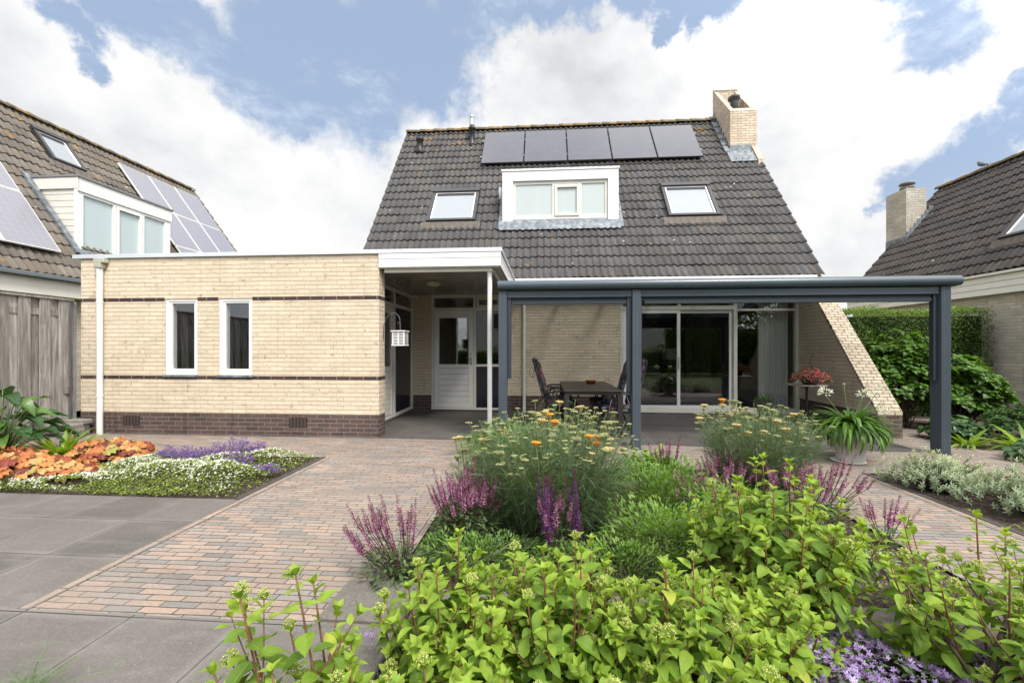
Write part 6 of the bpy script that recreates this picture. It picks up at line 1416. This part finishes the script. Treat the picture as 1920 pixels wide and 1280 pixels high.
def straps(nm, label, cx, cy, z0, n, L0, L1, w, arch, seed, mat, rad=.06, el=(.5,1.4), group=None, tint=(.1,.9), cat='plant', par=None, parts=True):
    random.seed(seed); t = par or thing(nm, label, cat, (cx,cy,z0), group); lf = Scatter()
    for i in range(n):
        a = i*2.4+ru(-.4,.4); q_ = math.sqrt((i+.5)/n); e_ = el[1]+(el[0]-el[1])*q_+ru(-.15,.15); L_ = ru(L0,L1)
        lf.put((cx+math.cos(a)*q_*rad, cy+math.sin(a)*q_*rad, z0+ru(0,.02)), V3(math.cos(a)*math.cos(e_), math.sin(a)*math.cos(e_), math.sin(e_)), V3(-math.cos(a)*math.sin(e_), -math.sin(a)*math.sin(e_), math.cos(e_)+.01)+rdir()*.15, (L_*w/.06*ru(.8,1.2),L_,L_), max(0,min(1,tint[0]+(tint[1]-tint[0])*rnd()+(.15 if rnd() < .06 else 0))), random.randint(0,2))
    lf.build('foliage', [blade_tpl(8,.06,arch), blade_tpl(8,.06,arch*1.35), blade_tpl(8,.06,arch*.65)], mat, t); return t
straps('montbretia_plant','yellow-green strap-leaved tuft by the fence, behind the amber leaves', -6.05,4.98,0,90,.30,.48,.085,.55,802,ML_FERN,.16,(.5,1.3))
straps('montbretia_plant','low yellow-green strap leaves under the glossy arum plant', -6.50,4.66,0,80,.26,.44,.09,.8,803,ML_FERN,.18,(.3,1.1))
# fine plant in the bottom left corner
random.seed(77); t = thing('fennel_plant', 'wispy feathery plant poking into the bottom left corner', 'plant', (-1.91,1.46,0)); st = MB(); lf = Scatter()
for i in range(26):
    a = ru(0,6.3); q_ = rnd()*.26; tip = V3(-1.89+math.cos(a)*q_, 1.44+math.sin(a)*q_*.8, ru(.06,.22)); pth = bez((-1.91,1.46,0),(-1.90,1.45,.12),tip,6); st.tube(pth, .0014, 4)
    for k in range(2,7):
        for b in range(4): lf.put(pth[k], rdir(-.1,.7), (0,0,1), ru(.03,.06), ru(.2,.8), random.randint(0,2))
obj('stems', st, M_STEMG, t); lf.build('foliage', [fern_tpl(7,.5,.3,.016)], ML_YAR, t, smooth=False)

# ---------------------------------------------------------------- right bed: variegated shrubs
def silver(label, cx, cy, rx, ry, h, n, seed):
    random.seed(seed); t = thing('variegated_shrub', label, 'shrub', (cx,cy,0), 'pale variegated shrubs in the right bed'); lf = Scatter(); st = MB()
    for i in range(n):
        a = ru(0,6.3); q_ = math.sqrt(rnd()); lump = 1+.15*math.sin(a*4+seed)+.10*math.sin(a*9); z_ = h*math.sqrt(max(.05,1-q_**2.2*.9))*ru(.55,1.08)*lump; x_ = cx+math.cos(a)*q_*rx*lump; y_ = cy+math.sin(a)*q_*ry*lump
        ax = V3(math.cos(a)*q_*.7, math.sin(a)*q_*.7, 1)+rdir()*.25; ax /= np.linalg.norm(ax)
        if i % 5 == 0: st.tube([(cx+(x_-cx)*.25,cy+(y_-cy)*.25,-.02),(x_*.6+cx*.4,y_*.6+cy*.4,z_*.6),(x_,y_,z_)], [.006,.004,.002], 4)
        for k in range(11):
            b = k*2.4; o1 = np.cross(ax,(1,.1,.2)); o1 /= np.linalg.norm(o1); o2 = np.cross(ax,o1); out = o1*math.cos(b)+o2*math.sin(b); up_ = k/11
            lf.put(V3(x_,y_,z_)-ax*.05*(1-up_), out*(1-.5*up_)+ax*(.2+.6*up_), ax, ru(.022,.036), max(0,min(1,.12+.55*up_+.35*(z_/h-.5)+ru(-.15,.2))), k)
    obj('stems', st, M_BARK, t, smooth=True); lf.build('foliage', TS, ML_SILV, t); return t
silver('pale variegated shrub beside the right canopy post', 3.80,4.50,.46,.34,.33,480,901)
silver('larger pale variegated shrub at the right edge of the picture', 4.18,3.86,.66,.40,.38,760,902)
silver('pale variegated shrub at far right, behind the larger one', 5.0,4.45,.42,.38,.36,360,903)
# hedge
random.seed(91); t = thing('clipped_hedge', 'tall clipped green hedge behind the sloping brick wall', 'hedge', (7.5,9.9,0)); lf = Scatter()
hx0, hx1, hy0_, hy1_, hh = 5.75, 8.95, 9.35, 10.4, 2.14
for i in range(26000):
    f_ = rnd(); x_ = ru(hx0,hx1); b_ = .05*math.sin(x_*3.1)+.03*math.sin(x_*7.7)
    if f_ < .62: p = (x_, hy0_+ru(-.05,.10)+b_, rnd()*hh); d_ = V3(ru(-1,1),-.8,ru(-.7,.8)); tn = .10+.45*rnd()+.15*(p[2]/hh)
    elif f_ < .92: p = (x_, ru(hy0_,hy1_), hh+b_*.7+ru(-.06,.05)); d_ = V3(ru(-1,1),ru(-1,1),ru(.2,1.2)); tn = .45+.5*rnd()
    else: p = (random.choice((hx0,hx1))+ru(-.1,.1), ru(hy0_,hy1_), rnd()*hh); d_ = rdir(); tn = .3*rnd()+.1
    lf.put(p, d_, V3(0,-.3,1)+rdir()*.5, (ru(.05,.075)*.8,ru(.035,.06),.05), min(1,tn), i % 3)
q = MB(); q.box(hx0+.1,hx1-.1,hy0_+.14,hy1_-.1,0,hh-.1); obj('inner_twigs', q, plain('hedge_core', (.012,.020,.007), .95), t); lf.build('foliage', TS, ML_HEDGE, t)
# broad-leaved hydrangea
def rosette_bush(nm, label, cx, cy, rx, ry, h, n, L_, seed, mat, per=7, z0=0., tpls=TB, core=True, heads=0, wl=1.):
    random.seed(seed); t = thing(nm, label, 'shrub', (cx,cy,z0)); lf = Scatter(); st = MB(); hs = []
    for i in range(n):
        a = ru(0,6.3); el = math.asin(rnd()**.75*.98) if rnd() < .85 else ru(-.2,.3); lump = 1+.12*math.sin(a*3+el*4+seed)+.08*math.sin(a*8+el*6)
        k = ru(.72,1.04)*lump; ax = V3(math.cos(a)*math.cos(el), math.sin(a)*math.cos(el), math.sin(el)); p = V3(cx+ax[0]*rx*k, cy+ax[1]*ry*k, z0+h*.45+ax[2]*h*.58*k)
        if p[2] < .05: continue
        up_ = ax*.55+V3(0,0,.75); up_ /= np.linalg.norm(up_)
        if i % 4 == 0: st.tube([(cx+ru(-.2,.2)*rx,cy+ru(-.2,.2)*ry,z0),(cx+(p[0]-cx)*.5,cy+(p[1]-cy)*.5,z0+(p[2]-z0)*.55),tuple(p)], [.010,.007,.004], 5)
        for j in range(per):
            b = j*2.4+i; o1 = np.cross(up_,(1,.1,.2)); o1 /= np.linalg.norm(o1); o2 = np.cross(up_,o1); out = o1*math.cos(b)+o2*math.sin(b); w_ = j/per; l_ = L_*(1.1-.55*w_)*ru(.8,1.15)
            lf.put(p-up_*.05*(1-w_), out*(1-.35*w_)+up_*(-.05+.6*w_), up_+rdir()*.2, (l_*wl,l_,l_), max(0,min(1,.18+.42*w_+.3*max(0,up_[2]-.7)+ru(-.15,.22))), j)
    obj('stems', st, M_BARK, t, smooth=True); lf.build('foliage', tpls, mat, t)
    return t
rosette_bush('broadleaf_hydrangea','tall broad-leaved green shrub between the sloping wall and the right canopy post',6.15,8.05,.66,.55,1.58,520,.110,951,ML_BIG)
rosette_bush('broadleaf_hydrangea','broad-leaved green shrub right of the canopy post, against the pale brick wall',7.02,7.95,.66,.60,1.18,460,.110,952,ML_BIG)
rosette_bush('evergreen_shrub','dark small-leaved evergreen at the foot of the pale brick wall',7.50,6.85,.95,.60,.52,420,.095,953,ML_DARK,8,tpls=TL)
rosette_bush('evergreen_shrub','dark small-leaved evergreen at the right edge, near the camera end of the wall',8.1,6.0,.55,.70,.44,280,.09,954,ML_DARK,8,tpls=TL)
rosette_bush('broadleaf_hydrangea','low dark broad-leaved plant at the foot of the right canopy post',6.15,6.95,.40,.28,.34,70,.13,955,ML_GLOSS,6)
straps('hart_tongue_fern','bright yellow-green fern tuft beside the right canopy post', 5.95,6.55,0,34,.28,.45,.11,.9,956,ML_FERN,.10,(.35,1.1))
straps('hart_tongue_fern','larger yellow-green fern tuft in the right border, in front of the evergreen', 6.45,6.30,0,46,.32,.52,.12,.9,957,ML_FERN,.12,(.3,1.15))
rosette_bush('bergenia_plant','round-leaved dark plants along the right border edge',6.25,5.72,.55,.30,.26,90,.15,958,ML_GLOSS,6)
rosette_bush('bergenia_plant','round-leaved plants in the right-hand corner of the border',6.75,5.35,.50,.30,.28,80,.15,959,ML_BIG,6)
# hedge and shrubs behind the camera, mirrored in the panes
random.seed(95); t = thing('garden_hedge', 'tall leafy hedge behind the garden, seen only in the window reflections', 'hedge', (2,-9,0)); lf = Scatter()
for i in range(22000):
    x_ = ru(7.2,18); hh_ = 3.6+.7*math.sin(x_*1.1)+.25*math.sin(x_*3.3); z_ = rnd()*hh_; lf.put((x_, -7.4+ru(-.35,.35)+.3*math.sin(x_*2+z_), z_), rdir(), rdir(), ru(.10,.18), rnd()*.9, i % 3)
for i in range(7000):
    x_ = ru(-7,7.2); z_ = rnd()*(1.5+.2*math.sin(x_*2)); lf.put((x_, -7.6+ru(-.3,.3), z_), rdir(), rdir(), ru(.10,.17), rnd()*.9, i % 3)
lf.build('foliage', TR, ML_HEDGE, t); q = MB(); q.box(7.4,17.9,-8.4,-7.6,0,2.6); q.box(-7,7.3,-8.4,-7.7,0,1.2); obj('inner_twigs', q, plain('hedge_core_far', (.012,.020,.007), .95), t)

# ---------------------------------------------------------------- agapanthus
AG = thing('agapanthus_plant', 'big agapanthus with drooping strap leaves and white flowers in the grey pot', 'plant', (3.70,5.55,.40))
straps('x','x',3.70,5.55,.42,430,.30,.50,.080,2.1,1001,ML_STRAP,.15,(.10,1.30),par=AG,tint=(.0,.62))
q = MB(); q.lathe([(.140,.02),(.145,.04),(.185,.42),(.192,.43),(.192,.46),(.165,.46),(.16,.42),(0,.41)], (3.70,5.55,0), 40); o_ = obj('planter_pot', q, M_POT, None, label='tapered grey stoneware pot on the paving beside the sloping wall, holding the agapanthus', cat='pot'); shade_auto(o_, 30)
q = MB(); q.lathe([(0,.004),(.165,.004),(.178,.018),(.17,.022),(.15,.014),(0,.014)], (3.66,5.53,0), 40); obj('pot_saucer', q, M_WHITE, None, smooth=False, label='white round saucer under the big grey pot', cat='saucer')
random.seed(5)
s_ = Scatter()
for i in range(46):
    d_ = rdir(-.35,1.); s_.put(d_*.035, d_, rdir(), (.026,.042,.026), rnd(), i % 2)
UM = proto('flower_head', s_, [leaf_tpl(3,.5,.4,-.2,.6,m=1), leaf_tpl(3,.4,.5,.4,.6,m=1)], ML_WFL)
sk = MB(); hs = []
for x_, y_, z_, sc in ((3.38,5.50,.83,1.15),(3.78,5.46,.82,1.0),(4.05,5.6,.86,.8),(4.02,5.42,.62,.85),(3.90,5.55,1.0,.25),(3.66,5.6,.93,.22),(3.95,5.4,.78,.3)):
    sk.tube(bez((3.70,5.55,.42),(x_*.6+3.7*.4,y_,z_*.75),(x_,y_,z_-.02),6), .0045, 6); hs.append(((x_,y_,z_),ru(0,6),0,sc))
obj('flower_stalks', sk, M_STEMG, AG, smooth=True); copies([UM], AG, 'flower_head', hs)
straps('agapanthus_plant','strap-leaved agapanthus clump by the left canopy post, behind the yarrow', -.42,5.70,.0,300,.50,.80,.050,1.5,1002,ML_STRAP,.20,(.4,1.45))
# small planter at the patio door and crimson basket
q = MB(); q.lathe([(.11,.0),(.14,.30),(.15,.31),(.15,.33),(.13,.33),(.125,.29),(0,.28)], (4.30,8.85,.008), 28); o_ = obj('planter_pot', q, M_POTD, None, label='small dark grey planter in front of the curtained patio window', cat='pot'); shade_auto(o_, 30)
mound('leafy_perennial','small dark green plant in the dark grey planter','plant',4.30,8.85,.17,.17,.17,260,.055,ML_DARK,TS,1003,z0=.29,up=.9,tmin=.4,tmax=1.)
random.seed(31); lf = Scatter(); fl = Scatter()
for i in range(700):
    a = ru(0,6.3); q_ = math.sqrt(rnd()); x_ = 4.66+math.cos(a)*q_*.31; y_ = 8.0+math.sin(a)*q_*.28; z_ = .86+.17*(1-q_*q_)*ru(.3,1.1)-.09*q_*q_*rnd()
    lf.put((x_,y_,z_), rdir(-.2,.9), rdir(-.2,1), ru(.03,.055), .3+rnd()*.7, i % 3)
    if i % 2 == 0: d_ = rdir(-.2,1); fl.put((x_+math.cos(a)*.012,y_+math.sin(a)*.012,z_+.012), (1,0,0), V3(math.cos(a)*.5,math.sin(a)*.5-.4,.6)+rdir()*.5, ru(.012,.022), rnd())
lf.build('foliage', TS, ML_DARK, FP); fl.build('flowers', petals_tpl(5,1.,.25,.5), ML_RED, FP, smooth=False)
for o in bpy.data.objects:
    if o.name.startswith('flowers') and o.type == 'MESH': o['kind'] = 'stuff'
print('faces', sum(len(o.data.polygons) for o in bpy.data.objects if o.type == 'MESH'), 'objects', len(bpy.data.objects))
